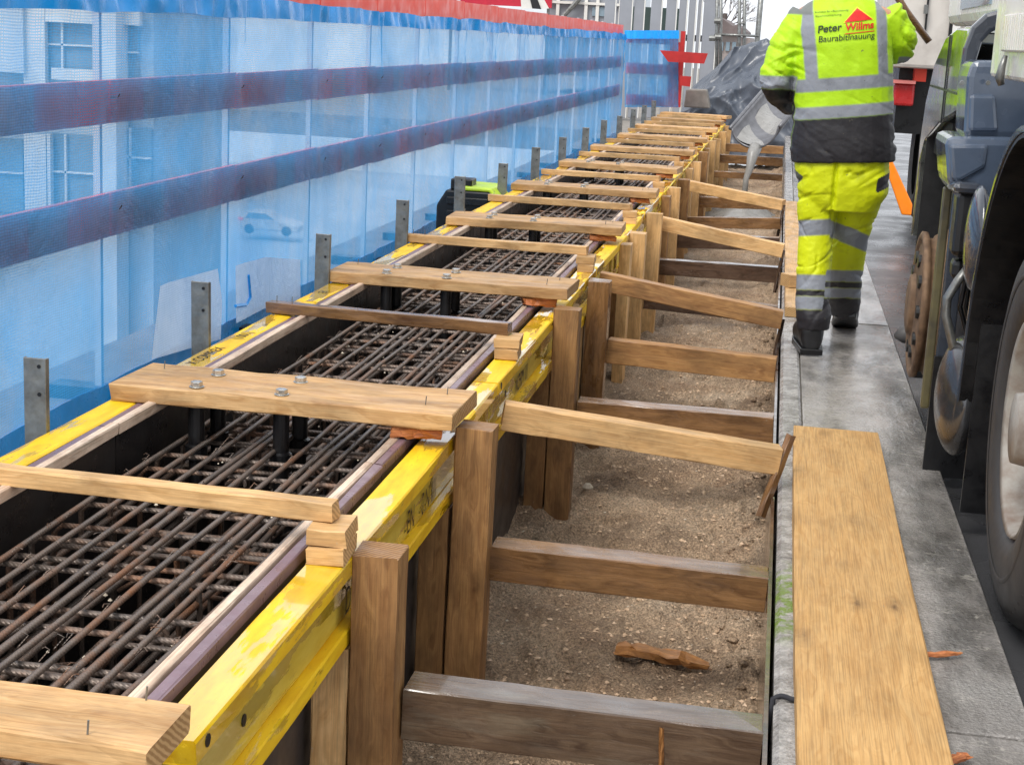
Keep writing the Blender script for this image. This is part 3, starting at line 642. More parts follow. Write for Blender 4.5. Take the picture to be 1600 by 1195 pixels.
def sheet(name, y0, y1, z0, z1, ny, nz, off, mat, par, wav=0):
    def fn(u, v):
        y = y0+(y1-y0)*u; z = z0+(z1-z0)*v
        zz = z+wav*(float(fbm(y*2.5, 3, 3, 5))-.5)*(1 if v > .5 else .6)
        return (netx(y, z)+off+(.006*math.sin(y*31+4*math.sin(y*5))*wav*12 if wav else 0), y, zz+dz(y)*.8)
    mb = MB().grid(ny, nz, fn); return mb.build(name, mat, par, True)
sheet('net_sheet', 2.4, 23.5, .03, 1.44, 620, 40, 0, 'net', netobj)
sheet('top_hem', 2.4, 23.5, 1.385, 1.465, 900, 6, .008, 'hem', netobj, .03)
sheet('bottom_hem', 2.4, 23.5, .015, .10, 500, 4, .008, 'hem', netobj, .02)
for i, y in enumerate(fy[1:-1]):
    for z in (.70, 1.09):
        zz = z+dz(y)*.8; xx_ = netx(y, z); MB().tube([(xx_-.02, y-.006, zz), (xx_+.006, y-.003, zz+.002), (xx_+.006, y+.003, zz+.004), (xx_+.010, y+.006, zz+.014)], .002, 5).build('cable_tie', 'black', netobj)
XN = -2.225
for pts in ([(250, 447), (262, 441), (341, 420), (347, 470), (345, 530), (238, 562)], [(366, 415), (416, 402), (470, 406), (471, 470), (415, 482), (367, 505)]):
    q = [at_x(px, py, XN) for px, py in pts]; mb = MB(); n = len(q)
    mb.add([(XN+.006*math.sin(p.y*9), p.y, p.z) for p in q], [tuple(range(n))]); mb.build('white_print', 'print', netobj)
q = [at_x(px, py, XN+.004) for px, py in [(388, 430), (391, 464), (385, 476), (368, 478)]]
mb = MB(); mb.tube(q, .008, 4); mb.build('print_outline', 'hem', netobj)
# cross fence at the far end
ct = empty('end_barrier', at_y(1020, 165, 23.7), 'short blue netted barrier with red boards closing the far end of the fence', 'barrier')
def ybox(mbx, px0, px1, py0, py1, y, th=.03):
    pm_ = (max(py0, 0)+min(py1, 1195))/2; a = at_y(px0, pm_, y); b = at_y(px1, pm_, y); c_ = at_y((px0+px1)/2, py1, y); d_ = at_y((px0+px1)/2, py0, y); mbx.box(a.x, b.x, y, y+th, c_.z, d_.z); return mbx
for r_ in ((978, 1060, 60, 69), (978, 1060, 100, 117), (978, 1060, 149, 166)): ybox(MB(), *r_, 23.74).build('board', 'red', ct)
ybox(MB(), 1044, 1060, 66, 165, 23.735).build('upright', 'red', ct); ybox(MB(), 1060, 1067, 49, 168, 23.7, .06).build('post', 'darkred', ct)
mb = MB(); mb.grid(60, 40, lambda u, v: tuple(at_y(976+84*u, 168-117*v, 23.68+.012*math.sin(u*40)*math.sin(v*5+1)))); mb.build('net_sheet', 'net', ct, True)
mb = MB(); mb.grid(60, 4, lambda u, v: tuple(at_y(976+85*u, 61-13*v, 23.66+.008*math.sin(u*50)))); mb.build('hem', 'hem', ct, True)
q = [at_y(px, py, 23.5) for px, py in [(1031, 79), (1106, 84), (1100, 100), (1044, 97)]]
mb = MB(); mb.prism([(p.x, p.z) for p in q], 23.5, 23.54, 1); tag(mb.build('red_barrier_board', 'darkred'), 'loose red trapezoid board jutting out of the end barrier', 'board')
q = [at_y(px, py, 23.55) for px, py in [(1062, 119), (1080, 120), (1078, 136), (1062, 134)]]
mb = MB(); mb.prism([(p.x, p.z) for p in q], 23.55, 23.6, 1); mb.build('foot_board', 'darkred', ct)

# ================================================================== BACKGROUND
q = [at_y(px, py, 24.2) for px, py in [(1072, 140), (1104, 141), (1109, 170), (1068, 168)]]
mb = MB(); mb.prism([(p.x, p.z) for p in q], 24.2, 24.6, 1); tag(mb.build('concrete_block', 'concrete', bevel=.02), 'brownish concrete block at the far end of the formwork below the tarpaulin', 'block')
# tarpaulin heap
nu, nv = 200, 150; U, V = np.meshgrid(np.linspace(0, 1, nu), np.linspace(0, 1, nv))
xt = -1.5+2.3*U; pr = np.interp(U, [0, .12, .25, .4, .5, .65, .8, 1], [.5, .78, 1.05, 1.30, 1.36, 1.25, 1.12, .9])
vz = np.interp(V, [0, .45, .6, .8, 1], [-.02, .62, .8, 1, .9]); yt = 24.7+np.interp(V, [0, .45, .55, .8, 1], [0, .2, .45, .95, 1.5])
rg = fbm(U*3.4+V*1.8, V*2.6-U*1.5, 3, 71, True, .45); rg2 = fbm(U*6-V*4, V*3+U*3, 2, 83, True, .35)
zt_ = -.35+(pr+.35)*vz+.26*(rg-.5)*np.clip(V*3, 0, 1)+.06*(rg2-.5); yt = yt-.34*(rg-.5)-.10*(rg2-.5); xt = xt+.06*(rg2-.5)
tag(link('tarpaulin', npgrid(xt, yt, zt_, 'tarpaulin'), 'tarp', smooth=True), 'crumpled grey tarpaulin heaped behind the far end of the pit', 'tarpaulin')
# grey sheet panels
pw = empty('panel_hoarding', at_y(1040, 168, 29), 'tall light grey hoarding of vertical metal panels behind the red barrier', 'hoarding')
for a, b, top in [(940, 958, -90), (963, 984, -90), (986, 1003, -90), (1012, 1030, -90), (1036, 1053, -90), (1056, 1069, -90), (1071, 1083, -90), (1085, 1092, -90), (1094, 1117, -90)]:
    mb = ybox(MB(), a, b, top, 185, 29, .06); mb.build('sheet_panel', 'panel', pw, bevel=.01)
    mb = ybox(MB(), b-1.6, b-.2, top, 185, 28.96, .035); mb.build('seam_rib', 'white', pw)
mb = ybox(MB(), 940, 1100, 52, 62, 29.07, .05); mb.build('rail', 'panel', pw)
mb = ybox(MB(), 1094, 1117, 100, 185, 29.1, .06); mb.build('rail', 'panel', pw)
c = ybox(MB(), 975, 1060, 12, 60, 36, 1.5).build('dark_container', simple('dark green sheet', (44, 62, 58), .5)); tag(c, 'dark green container glimpsed through the gaps of the grey hoarding', 'container')
# site cabin and signboard above the fence
sc = empty('site_cabin', at_y(920, 60, 40), 'white site cabin with pipes rising above the blue fence', 'cabin')
ybox(MB(), 856, 985, -60, 120, 40, 3).build('wall', 'panel', sc); ybox(MB(), 925, 955, 12, 26, 39.95, .04).build('window', 'glass', sc)
for px in (868, 912, 930, 966): ybox(MB(), px, px+5, -60, 60, 39.9, .09).build('frame_post', 'white', sc)
MB().tube([at_y(880, 26, 39.8), at_y(908, -4, 39.8)], .06, 8).build('stay', 'steel', sc); ybox(MB(), 856, 985, 4, 8, 39.88, .1).build('rail', 'white', sc)
sg = empty('signboard', at_y(800, 40, 38), 'red and cream signboard peeking over the top of the fence', 'sign')
ybox(MB(), 690, 862, -70, 9, 38, .1).build('board', simple('crimson board', (190, 24, 52), .4), sg)
q = [at_y(px, py, 37.98) for px, py in [(813, -10), (845, -10), (858, 14), (815, 14)]]; mb = MB(); mb.prism([(p.x, p.z) for p in q], 37.96, 37.995, 1); mb.build('cream_shape', 'white', sg)
q = [at_y(px, py, 37.95) for px, py in [(826, -10), (836, -10), (846, 15), (832, 14)]]; mb = MB(); mb.prism([(p.x, p.z) for p in q], 37.92, 37.955, 1); mb.build('dark_shape', 'black', sg)
for px in (700, 850): ybox(MB(), px, px+4, 0, 200, 38.12, .06).build('leg', 'steel', sg)
# scaffold poles, lamp post
sf = empty('scaffold_frame', at_y(1140, 170, 27), 'slim steel scaffold frame standing in front of the gabled house', 'scaffold')
for px in (1121, 1127, 1156, 1164): MB().tube([at_y(px-2, 170, 27), at_y(px, -60, 27)], .028, 8).build('pole', 'steel', sf, True)
MB().tube([at_y(1116, 54, 26.95), at_y(1186, 57, 26.95)], .02, 8).build('rail', 'steel', sf, True); MB().tube([at_y(1156, 37, 26.95), at_y(1164, 37, 26.95)], .02, 8).build('rail', 'steel', sf, True)
for px, py in ((1121, 33), (1113, 60), (1122, 58)): MB().lathe([(-.05, .0), (-.05, .05), (.05, .05), (.05, 0)], at_y(px, py, 26.9), 0, 10).build('clamp', 'steel', sf)
o = MB().tube([at_y(1178, 120, 30), at_y(1183, 66, 30), at_y(1194, -60, 30)], .05, 10).build('leaning_pole', 'steel', None, True); tag(o, 'thicker leaning steel pole right of the scaffold frame', 'pole')
hs_ = empty('gabled_house', at_y(1130, 90, 80), 'far grey brown house with stepped gable roof behind the scaffold poles', 'house')
q = [at_y(px, py, 80) for px, py in [(1113, 28), (1127, 28), (1146, 42), (1152, 38), (1165, 50), (1165, 54), (1113, 54)]]; MB().prism([(p.x, p.z) for p in q], 80, 92, 1).build('roof', 'brickroof', hs_)
q = [at_y(px, py, 80.4) for px, py in [(1116, 54), (1172, 60), (1174, 130), (1116, 130)]]; MB().prism([(p.x, p.z) for p in q], 80.4, 91, 1).build('wall', simple('brown grey render', (150, 140, 136), .9), hs_)
for px in (1124, 1134, 1144): ybox(MB(), px, px+6, 66, 80, 80.3, .15).build('window', 'glass', hs_)
hw = ybox(MB(), 1165, 1300, 66, 90, 100, 6).build('low_building', simple('hazy pale wall', (196, 198, 204), .9)); tag(hw, 'low pale building on the skyline left of the worker', 'building')
tr = empty('bare_tree', at_y(1128, 60, 95), 'bare leafless tree behind the gabled house', 'tree')
tk = MB(); br = MB(); base = at_y(1128, 60, 95); tk.tube([base-Vector((0, 0, 6)), base, base+Vector((.1, 0, 1.4))], [.25, .2, .12], 8)
def grow(p, d, L, r, n):
    q = p+d*L; br.tube([p, (p+q)/2+Vector((random.uniform(-.05, .05), 0, random.uniform(-.05, .05))), q], [r, r*.8, r*.6], 4)
    if n:
        for _ in range(3): grow(p+d*L*random.uniform(.5, 1), (d+Vector((random.uniform(-.8, .8), random.uniform(-.5, .5), random.uniform(-.25, .5)))).normalized(), L*.68, r*.6, n-1)
for a in (-.6, -.1, .4, .9, 1.2): grow(base+Vector((0, 0, .6)), Vector((math.sin(a), 0, math.cos(a))), 1.0, .05, 4)
tk.build('trunk', 'bark', tr); br.build('crown', 'bark', tr)
# buildings and car beyond the net, on the street below the bridge
bl = empty('glazed_building', at_y(110, 320, 30), 'building with pale pillars and white framed windows seen through the net', 'building')
def bb(n, m_, a, b, c_, d_, y, th, par=bl): return ybox(MB(), a, b, c_, d_, y, th).build(n, m_, par)
bb('wall', simple('blue grey wall', (182, 190, 196), .8), -420, 240, -400, 700, 30.6, 4)
bb('wall_panel', 'facade', -60, 36, -60, 112, 30.2, .3); bb('pillar', 'facade', 146, 182, -200, 560, 29.9, .6); bb('pillar', 'facade', -120, -60, -200, 560, 29.9, .6)
for (a, b, c_, d_) in ((70, 145, 36, 110), (184, 216, 40, 130), (78, 146, 210, 340), (-60, 36, 215, 330), (184, 236, 200, 300)):
    wd_ = bb('window', 'glass', a, b, c_, d_, 30.5, .1); bb('mullion', 'white', (a*.65+b*.35)-1, (a*.65+b*.35)+2, c_, d_, 30.42, .07, wd_); bb('transom', 'white', a, b, c_*.55+d_*.45, c_*.55+d_*.45+3, 30.42, .07, wd_)
for (a, b, c_, d_) in ((36, 70, 10, 132), (80, 148, 108, 126), (70, 146, 8, 36), (184, 218, 14, 40), (38, 72, 210, 345), (74, 79, 210, 345)): bb('white_frame', 'white', a, b, c_, d_, 30.3, .15)
b2 = empty('pale_building', at_y(420, 200, 90), 'broad pale building filling the background beyond the net', 'building')
ybox(MB(), 225, 990, -40, 300, 150, 12).build('wall', 'facade', b2)

cr = at_z(405, 366, -12.4); cr_y = cr.y
car = empty('parked_car', cr, 'small pale car with red tail light on the street below, seen through the net', 'car')
prof = [(-1.0, .25), (2.6, .25), (2.7, .7), (2.0, .9), (1.2, 1.0), (.5, 1.42), (-.8, 1.45), (-1.25, 1.0), (-1.4, .9), (-1.4, .45)]
mb = MB(); mb.prism([(cr.x+a, cr.z+b) for a, b in prof], cr_y, cr_y+1.7, 1); mb.build('body', 'cream', car, bevel=.12)
mb = MB(); mb.prism([(cr.x+a, cr.z+b) for a, b in [(-.95, 1.0), (.95, 1.0), (.4, 1.34), (-.7, 1.36)]], cr_y-.02, cr_y+.01, 1); mb.build('side_window', 'glass', car)
for a in (-.7, 1.8): MB().lathe([(-.05, 0), (-.05, .2), (-.02, .31), (.2, .31)], (cr.x+a, cr_y, cr.z+.31), 1, 20).build('wheel', 'rubber', car)
mb = MB(); mb.box(cr.x-1.42, cr.x-1.1, cr_y-.03, cr_y+.1, cr.z+.85, cr.z+1.0); mb.build('tail_light', 'red', car)

# ================================================================== SMALL THINGS
o = timber('walking_plank', (.288, 2.2, .006), (.288, 5.70, .006), .30, .045, 'walkplank', segs=20, ch=.003); tag(o, 'long wide orange tinted plank lying on the wet walkway', 'plank')
o = timber('pale_board', (.155, 8.3, .008), (.15, 14, .008), .10, .05, 'fresh'); tag(o, 'pale board lying along the kerb left of the worker', 'board')
o = timber('timber_offcut', (.10, 9.0, .06), (.19, 9.05, .06), .1, .07, 'fresh', segs=2); tag(o, 'short pale timber offcut beside the left leg of the worker', 'offcut')
def splinter(p0, p1, r, label, cat='splinter', mat='mud'):
    p0, p1 = Vector(p0), Vector(p1); q = timber('wood_splinter', p0, p1, r*1.7, r*1.1, mat, ch=r*.25, jit=r*.22, segs=9)
    for v in q.data.vertices:
        t = v.co.x/(p1-p0).length; k = 1-.55*max(0, (t-.7)/.3)*random.uniform(.6, 1.2); v.co.y *= k; v.co.z *= k
        if t < .05 or t > .95: v.co.x += random.uniform(-.5, .5)*r*1.4
    tag(q, label, cat); return q
a, b = at_z(968, 1020, PIT+.03), at_z(1102, 1036, PIT+.03)
splinter((a.x, a.y, pit_z(a.x, a.y)+.02), (b.x, b.y, pit_z(b.x, b.y)+.015), .03, 'rough orange brown wood splinter lying on the pit gravel')
splinter(at_z(1440, 1026, .012), at_z(1502, 1022, .012), .009, 'reddish wood stick poking out from under the walking plank', mat='wedge')
splinter(at_z(1470, 1196, .012), at_z(1515, 1183, .012), .012, 'reddish wood chip at the right edge of the walking plank near the bottom', mat='wedge')
for (px, py, lab) in ((918, 767, 'white stone on the gravel left of the nearest sloping brace'), (968, 575, 'white and dark stone under the light brown knotty brace')):
    p = at_z(px, py, PIT+.02); mb = MB(); mb.lathe([(-.02, 0), (-.012, .02), (.004, .024), (.018, .012), (.02, 0)], (p.x, p.y, pit_z(p.x, p.y)+.008), 2, 7); o = mb.build('stone', 'pebw'); tag(o, lab, 'stone')
pts = [Vector((.088+.09*t, 3.30+.01*math.sin(t*9), .009+.006*math.sin(math.pi*t))) for t in np.linspace(0, 1, 12)]; pts = [Vector((.083, 3.31, -.12))]+pts
tag(MB().tube(pts, .006, 6).build('cord', 'rope', None, True), 'dark cord looped over the kerb stone beside the walking plank', 'cord')
p0 = at_z(1398, 525, .05); pts = [p0+Vector((.22*t, .05*t, .012*math.sin(t*5)+.0*t)) for t in np.linspace(0, 1, 8)]
tag(MB().tube(pts, [.012, .04, .045, .036, .032, .032, .034, .034], 10).build('hose_end', 'grey', None, True), 'muddy grey hose end lying on the walkway by the rusty wheel', 'hose')
pts = [(XRO+.012+dx(y), y, ZR+.012+dz(y)+.006*math.sin(y*3)) for y in np.arange(11.5, 22, .5)]
tag(MB().tube(pts, .006, 6).build('yellow_cord', 'cable', None, True), 'thin yellow cord running along the outer edge of the far beams', 'cord')

# ================================================================== TRUCK beside the walkway
truck = empty('parked_truck', (1.4, 5, -.06), 'dirty parked truck with two front axles standing close to the walkway', 'truck')
def wheel(yc, x, rimmat, convex):
    zc, r = .46, .52
    w_ = MB().lathe([(.035, .285), (.01, .30), (0, .34), (-.004, .40), (.004, .45), (.022, .488), (.05, .510), (.11, r), (.21, r), (.27, .51), (.30, .48), (.3, .3)], (x, yc, zc), 0, 72).build('wheel', 'rubber', truck, True)
    tb = MB()
    for k in range(64):
        a = 2*math.pi*k/64; da = .03
        q = [(x+.018, .478, a), (x+.018, .478, a+da), (x+.085, .523, a+da*.8), (x+.085, .523, a+da*.2), (x+.012, .470, a), (x+.012, .470, a+da), (x+.085, .50, a+da*.8), (x+.085, .50, a+da*.2)]
        tb.add([(h, yc+rr*math.cos(t), zc+rr*math.sin(t)) for h, rr, t in q], [(0, 1, 2, 3), (7, 6, 5, 4), (0, 4, 5, 1), (1, 5, 6, 2), (2, 6, 7, 3), (3, 7, 4, 0)])
    tb.build('tread_blocks', 'rubber', w_)
    MB().lathe([(-.0045, .385), (-.0075, .392), (-.0045, .399)], (x, yc, zc), 0, 72).build('sidewall_ring', 'rubber', w_, True)
    if convex:
        rm = MB().lathe([(.03, .295), (-.01, .285), (-.05, .262), (-.055, .25), (-.075, .25), (-.08, .272), (-.098, .274), (-.104, .262), (-.102, .245), (-.092, .238), (-.096, .225), (-.112, .13), (-.10, .118), (-.125, .11), (-.13, .09), (-.13, 0)], (x, yc, zc), 0, 56).build('rim', rimmat, w_, True)
        for k in range(10):
            a = 2*math.pi*k/10; MB().lathe([(-.1125, .0), (-.112, .024), (-.09, .026)], (x, yc+.178*math.cos(a), zc+.178*math.sin(a)), 0, 12).build('hand_hole', 'black', w_)
    else:
        rm = MB().lathe([(.035, .287), (.012, .282), (.02, .270), (.06, .262), (.10, .25), (.115, .2), (.10, .15), (.06, .13), (.05, .1), (-.0, .09), (-.0, 0)], (x, yc, zc), 0, 56).build('rim', rimmat, w_, True)
    for k in range(0 if convex else 10):
        a = 2*math.pi*(k+.5)/10; rr = .075 if convex else .168; h = -.14 if convex else .09
        MB().lathe([(0, 0), (0, .013), (.03, .015)], (x+h, yc+rr*math.cos(a), zc+rr*math.sin(a)), 0, 6).build('wheel_nut', 'rust' if convex else 'rim', w_)
wheel(4.15, .655, 'rim', False); wheel(6.1, .655, 'rust', True)
def arch(yc, zc, ro, ri, a0, a1, x0, x1, n=28, leg=None):
    out = [(yc+ro*math.cos(a), zc+ro*math.sin(a)) for a in np.linspace(a0, a1, n)]; inn = [(yc+ri*math.cos(a), zc+ri*math.sin(a)) for a in np.linspace(a0, a1, n)]
    if leg is not None: out = [(out[0][0]+.02, leg)]+out; inn = [(inn[0][0]+.02, leg)]+inn
    mb = MB(); k = len(out); vs = []
    for x in (x0, x1): vs += [(x, *p) for p in out]+[(x, *p) for p in inn]
    fs = []
    for i in range(k-1): fs += [(i, i+1, k+i+1, k+i), (2*k+i, 3*k+i, 3*k+i+1, 2*k+i+1), (i, 2*k+i, 2*k+i+1, i+1), (k+i, k+i+1, 3*k+i+1, 3*k+i)]
    fs += [(0, k, 3*k, 2*k), (k-1, 3*k-1, 4*k-1, 2*k-1)[::-1]]
    return mb.add(vs, fs)
arch(4.15, .46, .765, .748, 0.02, 2.6, .60, 1.02, leg=.34).build('fender', 'fender', truck, True).modifiers.new('e', 'EDGE_SPLIT')
arch(4.15, .46, .747, .735, 0.02, 2.6, .605, 1.05, leg=.36).build('fender_liner', 'black', truck)
mb = MB(); mb.box(.64, 1.1, 4.87, 4.885, .02, .75); mb.build('splash_panel', 'black', truck)
# front fender: side skin with lip, top sheet and dark wheel well
sk = [(5.70, 1.2), (5.66, 1.40), (5.74, 1.47), (6.1, 1.475), (6.5, 1.44), (6.85, 1.34), (7.08, 1.18), (7.16, 1.02), (7.14, .60), (7.125, .60), (7.10, .92), (6.95, 1.02), (6.4, 1.12)]
mb = MB(); mb.prism(sk, .60, .63, 0); fs_ = mb.build('front_fender', 'fenderdirty', truck, bevel=.008)
mb = MB(); mb.box(.594, .599, 6.28, 6.292, 1.13, 1.45); mb.build('panel_seam', 'black', fs_); mb = MB(); mb.box(.594, .599, 5.7, 6.9, 1.245, 1.253); mb.build('panel_seam', 'black', fs_)
tp = [(5.66, 1.46), (5.74, 1.478), (6.1, 1.483), (6.5, 1.448), (6.85, 1.348), (7.09, 1.186), (7.09, 1.14), (6.84, 1.30), (6.5, 1.40), (6.1, 1.43), (5.66, 1.42)]
mb = MB(); mb.prism(tp, .631, 1.15, 0); mb.build('fender_top', 'fenderdirty', truck, bevel=.006)
lip = [at_y(a, b, 5.62) for a, b in [(1496, 172), (1499, 120), (1505, 75), (1518, 42), (1540, 22), (1575, 12), (1575, 42), (1548, 50), (1534, 66), (1525, 95), (1519, 130), (1514, 172)]]
MB().prism([(p.x, p.z) for p in lip], 5.60, 5.655, 1).build('fender_lip', 'fender', truck, bevel=.012)
mb = MB(); mb.box(.66, 1.5, 7.0, 7.06, .0, 1.2); mb.build('wheel_well', 'black', truck)
M['matteblack'] = simple('matt black rubber', (20, 20, 21), .8, nscale=9, amount=.3)
mb = MB(); mb.box(.602, .95, 6.86, 6.875, .56, 1.14); mb.build('mudflap_front', 'matteblack', truck)
mb = MB(); mb.box(.632, .66, 6.2, 7.04, .98, 1.13); mb.build('well_liner', 'matteblack', truck)
ybox(MB(), 1450, 1545, 560, 748, 5.42, .02).build('mudflap', 'black', truck)
mb = MB(); mb.box(.98, 2.4, 3.2, 7.3, .3, 1.05); mb.build('chassis', 'black', truck)
ol = simple('splashed panel with lime reflection tint', (96, 90, 62), .4, nscale=8, amount=.7, coat=.3, dark=(54, 50, 44))  # olive base has a lime reflection mixed into the panel colour
ybox(MB(), 1456, 1470, 292, 640, 5.5, .03).build('step_edge', ol, truck, bevel=.006); ybox(MB(), 1469, 1496, 300, 690, 5.46, .03).build('step_side', 'fender', truck, bevel=.006)
for n_, r_, y_, d_, m_ in ( ('lamp_unit', (1492, 1530, 300, 404), 5.15, .12, 'black'), ('valve_box', (1490, 1536, 286, 304), 5.12, .2, 'fender'), ('bracket', (1488, 1520, 406, 440), 5.2, .1, 'black')):
    ybox(MB(), *r_, y_, d_).build(n_, m_, truck, bevel=.02)
M['slate'] = simple('slate blue plastic cover', (78, 90, 108), .2, nscale=5, amount=.4, bump=.05, coat=.6)
def ypoly(pts, y, th): return MB().prism([(p.x, p.z) for p in [at_y(a, b, y) for a, b in pts]], y, y+th, 1)
ypoly([(1506, 216), (1512, 120), (1520, 95), (1620, 95), (1620, 216)], 5.32, .3).build('battery_cover', 'slate', truck, bevel=.02)
ypoly([(1477, 214), (1620, 216), (1620, 330), (1505, 318), (1482, 292)], 5.22, .38).build('step_cover', 'slate', truck, bevel=.025)
ypoly([(1516, 148), (1556, 148), (1560, 206), (1514, 206)], 5.305, .03).build('cover_inset', 'slate', truck, bevel=.012)
ypoly([(1484, 226), (1545, 226), (1540, 262), (1500, 284), (1488, 284)], 5.205, .03).build('cover_inset', 'slate', truck, bevel=.012)
def ellipsoid(c, r, name, m_):
    pr = [(r[2]*math.sin(t), math.cos(t)) for t in np.linspace(-math.pi/2, math.pi/2, 17)]; mb = MB().lathe([(h, k) for h, k in pr], (0, 0, 0), 2, 24)
    mb.v = [(c[0]+x*r[0], c[1]+y*r[1], c[2]+z) for x, y, z in mb.v]; return mb.build(name, m_, truck, True)
c0 = at_y(1499, 618, 5.1); ellipsoid(c0, (.075, .2, .19), 'air_tank', 'tank'); c1 = at_y(1526, 372, 4.98); ellipsoid(c1, (.035, .14, .16), 'filter_housing', 'fender')
MB().tube([at_y(px, py, 5.08) for px, py in [(1512, 420), (1496, 440), (1480, 466), (1478, 492), (1490, 545), (1502, 552)]], .014, 8).build('step_loop', 'steel', truck, True)
mb = MB(); mb.box(.60, 1.4, 3.0, 5.0, 1.325, 2.7); bx_ = mb.build('body_box', 'white', truck, bevel=.012)
mb = MB(); mb.box(.588, .6, 3.05, 4.72, 1.40, 1.50); mb.build('ribbed_step', 'cream', bx_, bevel=.004)
for k in range(40): mb = MB(); mb.box(.584, .588, 3.06+.041*k, 3.085+.041*k, 1.405, 1.495); mb.build('rib', 'white', bx_)
MB().tube([(.588, 4.60, 1.39), (.582, 4.60, 1.36), (.579, 4.60, 1.33), (.586, 4.60, 1.31)], [.006, .010, .013, .009], 8).build('latch', 'steel', bx_, True)
mb = MB(); mb.box(.70, 2.7, 5.75, 7.6, 1.5, 3.0); cb_ = mb.build('cab', 'white', truck, bevel=.04); mb = MB(); mb.box(.692, .70, 6.0, 7.0, 1.56, 2.4); mb.build('door_window', 'glass', cb_)
# hoses and bolts under the truck
for k in range(4): MB().tube([at_y(px, py, 5.2+.03*k) for px, py in [(1506+6*k, 300), (1512+5*k, 420), (1500+9*k, 480), (1520+6*k, 560), (1530+4*k, 690)]], .008, 6).build('air_hose', 'black', truck, True)
for px, py in ((1503, 130), (1544, 130), (1484, 222), (1556, 222), (1484, 292), (1556, 292)): MB().lathe([(-.008, 0), (-.008, .007), (0, .008)], at_y(px, py, 5.245), 1, 8).build('cover_bolt', 'steel', truck)
# mixer truck further along with its chute
mixer = empty('mixer_truck', at_y(1460, 250, 13.2), 'cream rear of a concrete mixer truck seen between the worker and the parked truck', 'truck')
ybox(MB(), 1396, 1640, -400, 112, 13.2, 3).build('rear_panel', 'cream', mixer, bevel=.03)
for r_ in ((1446, 1449, -400, 60), (1484, 1490, -400, 70)): ybox(MB(), *r_, 13.17, .05).build('seam', 'black', mixer)
ybox(MB(), 1444, 1450, 8, 22, 13.12, .05).build('hinge', 'steel', mixer); ybox(MB(), 1490, 1502, -400, 62, 13.14, .06).build('door_edge', 'white', mixer)
ybox(MB(), 1400, 1640, 113, 215, 13.6, 2.4).build('underbody', 'black', mixer)
ybox(MB(), 1396, 1429, 130, 166, 13.35, .2).build('tail_light', simple('dull red lamp', (178, 40, 40), .3), mixer, bevel=.02); ybox(MB(), 1393, 1431, 126, 131, 13.3, .25).build('lamp_guard', 'redwhite', mixer)
ybox(MB(), 1430, 1448, 100, 128, 13.4, .2).build('bumper_end', 'red', mixer)
for px in (1440, 1560):
    p = at_y(px, 190, 14); MB().lathe([(0, .3), (-.02, .45), (.05, .52), (.3, .52), (.3, .3)], (p.x, 14.2, .46), 0, 40).build('wheel', 'rubber', mixer, True)
# chute with fresh concrete
A, B = at_y(1181, 212, 17.6), at_y(1232, 150, 18.7); B2 = B+(B-A)*.9
ax = (B2-A).normalized(); upv = Vector((-.28, -.62, .73)); upv = (upv-ax*upv.dot(ax)).normalized(); sv = ax.cross(upv).normalized()
ch = empty('concrete_chute', A, 'grey half pipe chute pouring concrete into the pit behind the worker', 'chute')
def half(u, v, R): 
    a = math.pi*(1.03+.94*u); lipx = -.08*math.sin(math.pi*u) if v == 0 else 0
    return A.lerp(B2, v)+sv*(R*math.cos(a))+upv*(R*math.sin(a)*.85+R*.4)+ax*lipx
o = MB().grid(24, 14, lambda u, v: half(u, v, .27)).build('trough', 'chute', ch, True); sm = o.modifiers.new('t', 'SOLIDIFY'); sm.thickness = .02
for u in (0, 1): MB().tube([half(u, v, .28) for v in np.linspace(0, 1, 8)], .022, 8).build('rim', 'chute', ch, True)
def flow(u, v):
    p = half(.18+.64*u, v, .25)+upv*(.02+.02*math.sin(v*22+u*5)); return p
MB().grid(16, 30, flow).build('concrete_layer', 'conc_fresh', ch, True)
lipc = half(.5, 0, .25); st = at_y(1163, 292, 17.4)
pts = [lipc+ax*.03, lipc-ax*.08-Vector((0, 0, .05)), lipc-ax*.13-Vector((0, 0, .16)), (lipc-ax*.15).lerp(st, .7)-Vector((0, 0, .02)), Vector((st.x, st.y, -.5))]
MB().tube(pts, [.07, .06, .042, .03, .035], 10).build('stream', 'conc_fresh', ch, True)
X_, Y_ = np.meshgrid(np.linspace(-.75, .07, 40), np.linspace(16.6, 19.5, 60)); Zp = PIT-.02+dz(17)*.8+.22*np.exp(-((X_+.3)/.3)**2-((Y_-17.6)/.6)**2)+.05*fbm(X_*6, Y_*5, 4, 8)
tag(link('concrete_pile', npgrid(X_, Y_, Zp, 'concrete_pile'), 'conc_fresh', smooth=True), 'wet heap of fresh concrete in the far pit under the chute', 'concrete')
q = [at_y(px, py, 12.6) for px, py in [(1378, 246), (1392, 246), (1426, 320), (1424, 337), (1409, 336)]]
mb = MB(); mb.prism([(p.x, p.z) for p in q], 12.6, 12.66, 1); tag(mb.build('orange_board', 'orange', bevel=.01), 'bright orange plastic strip leaning on the road behind the worker', 'board')

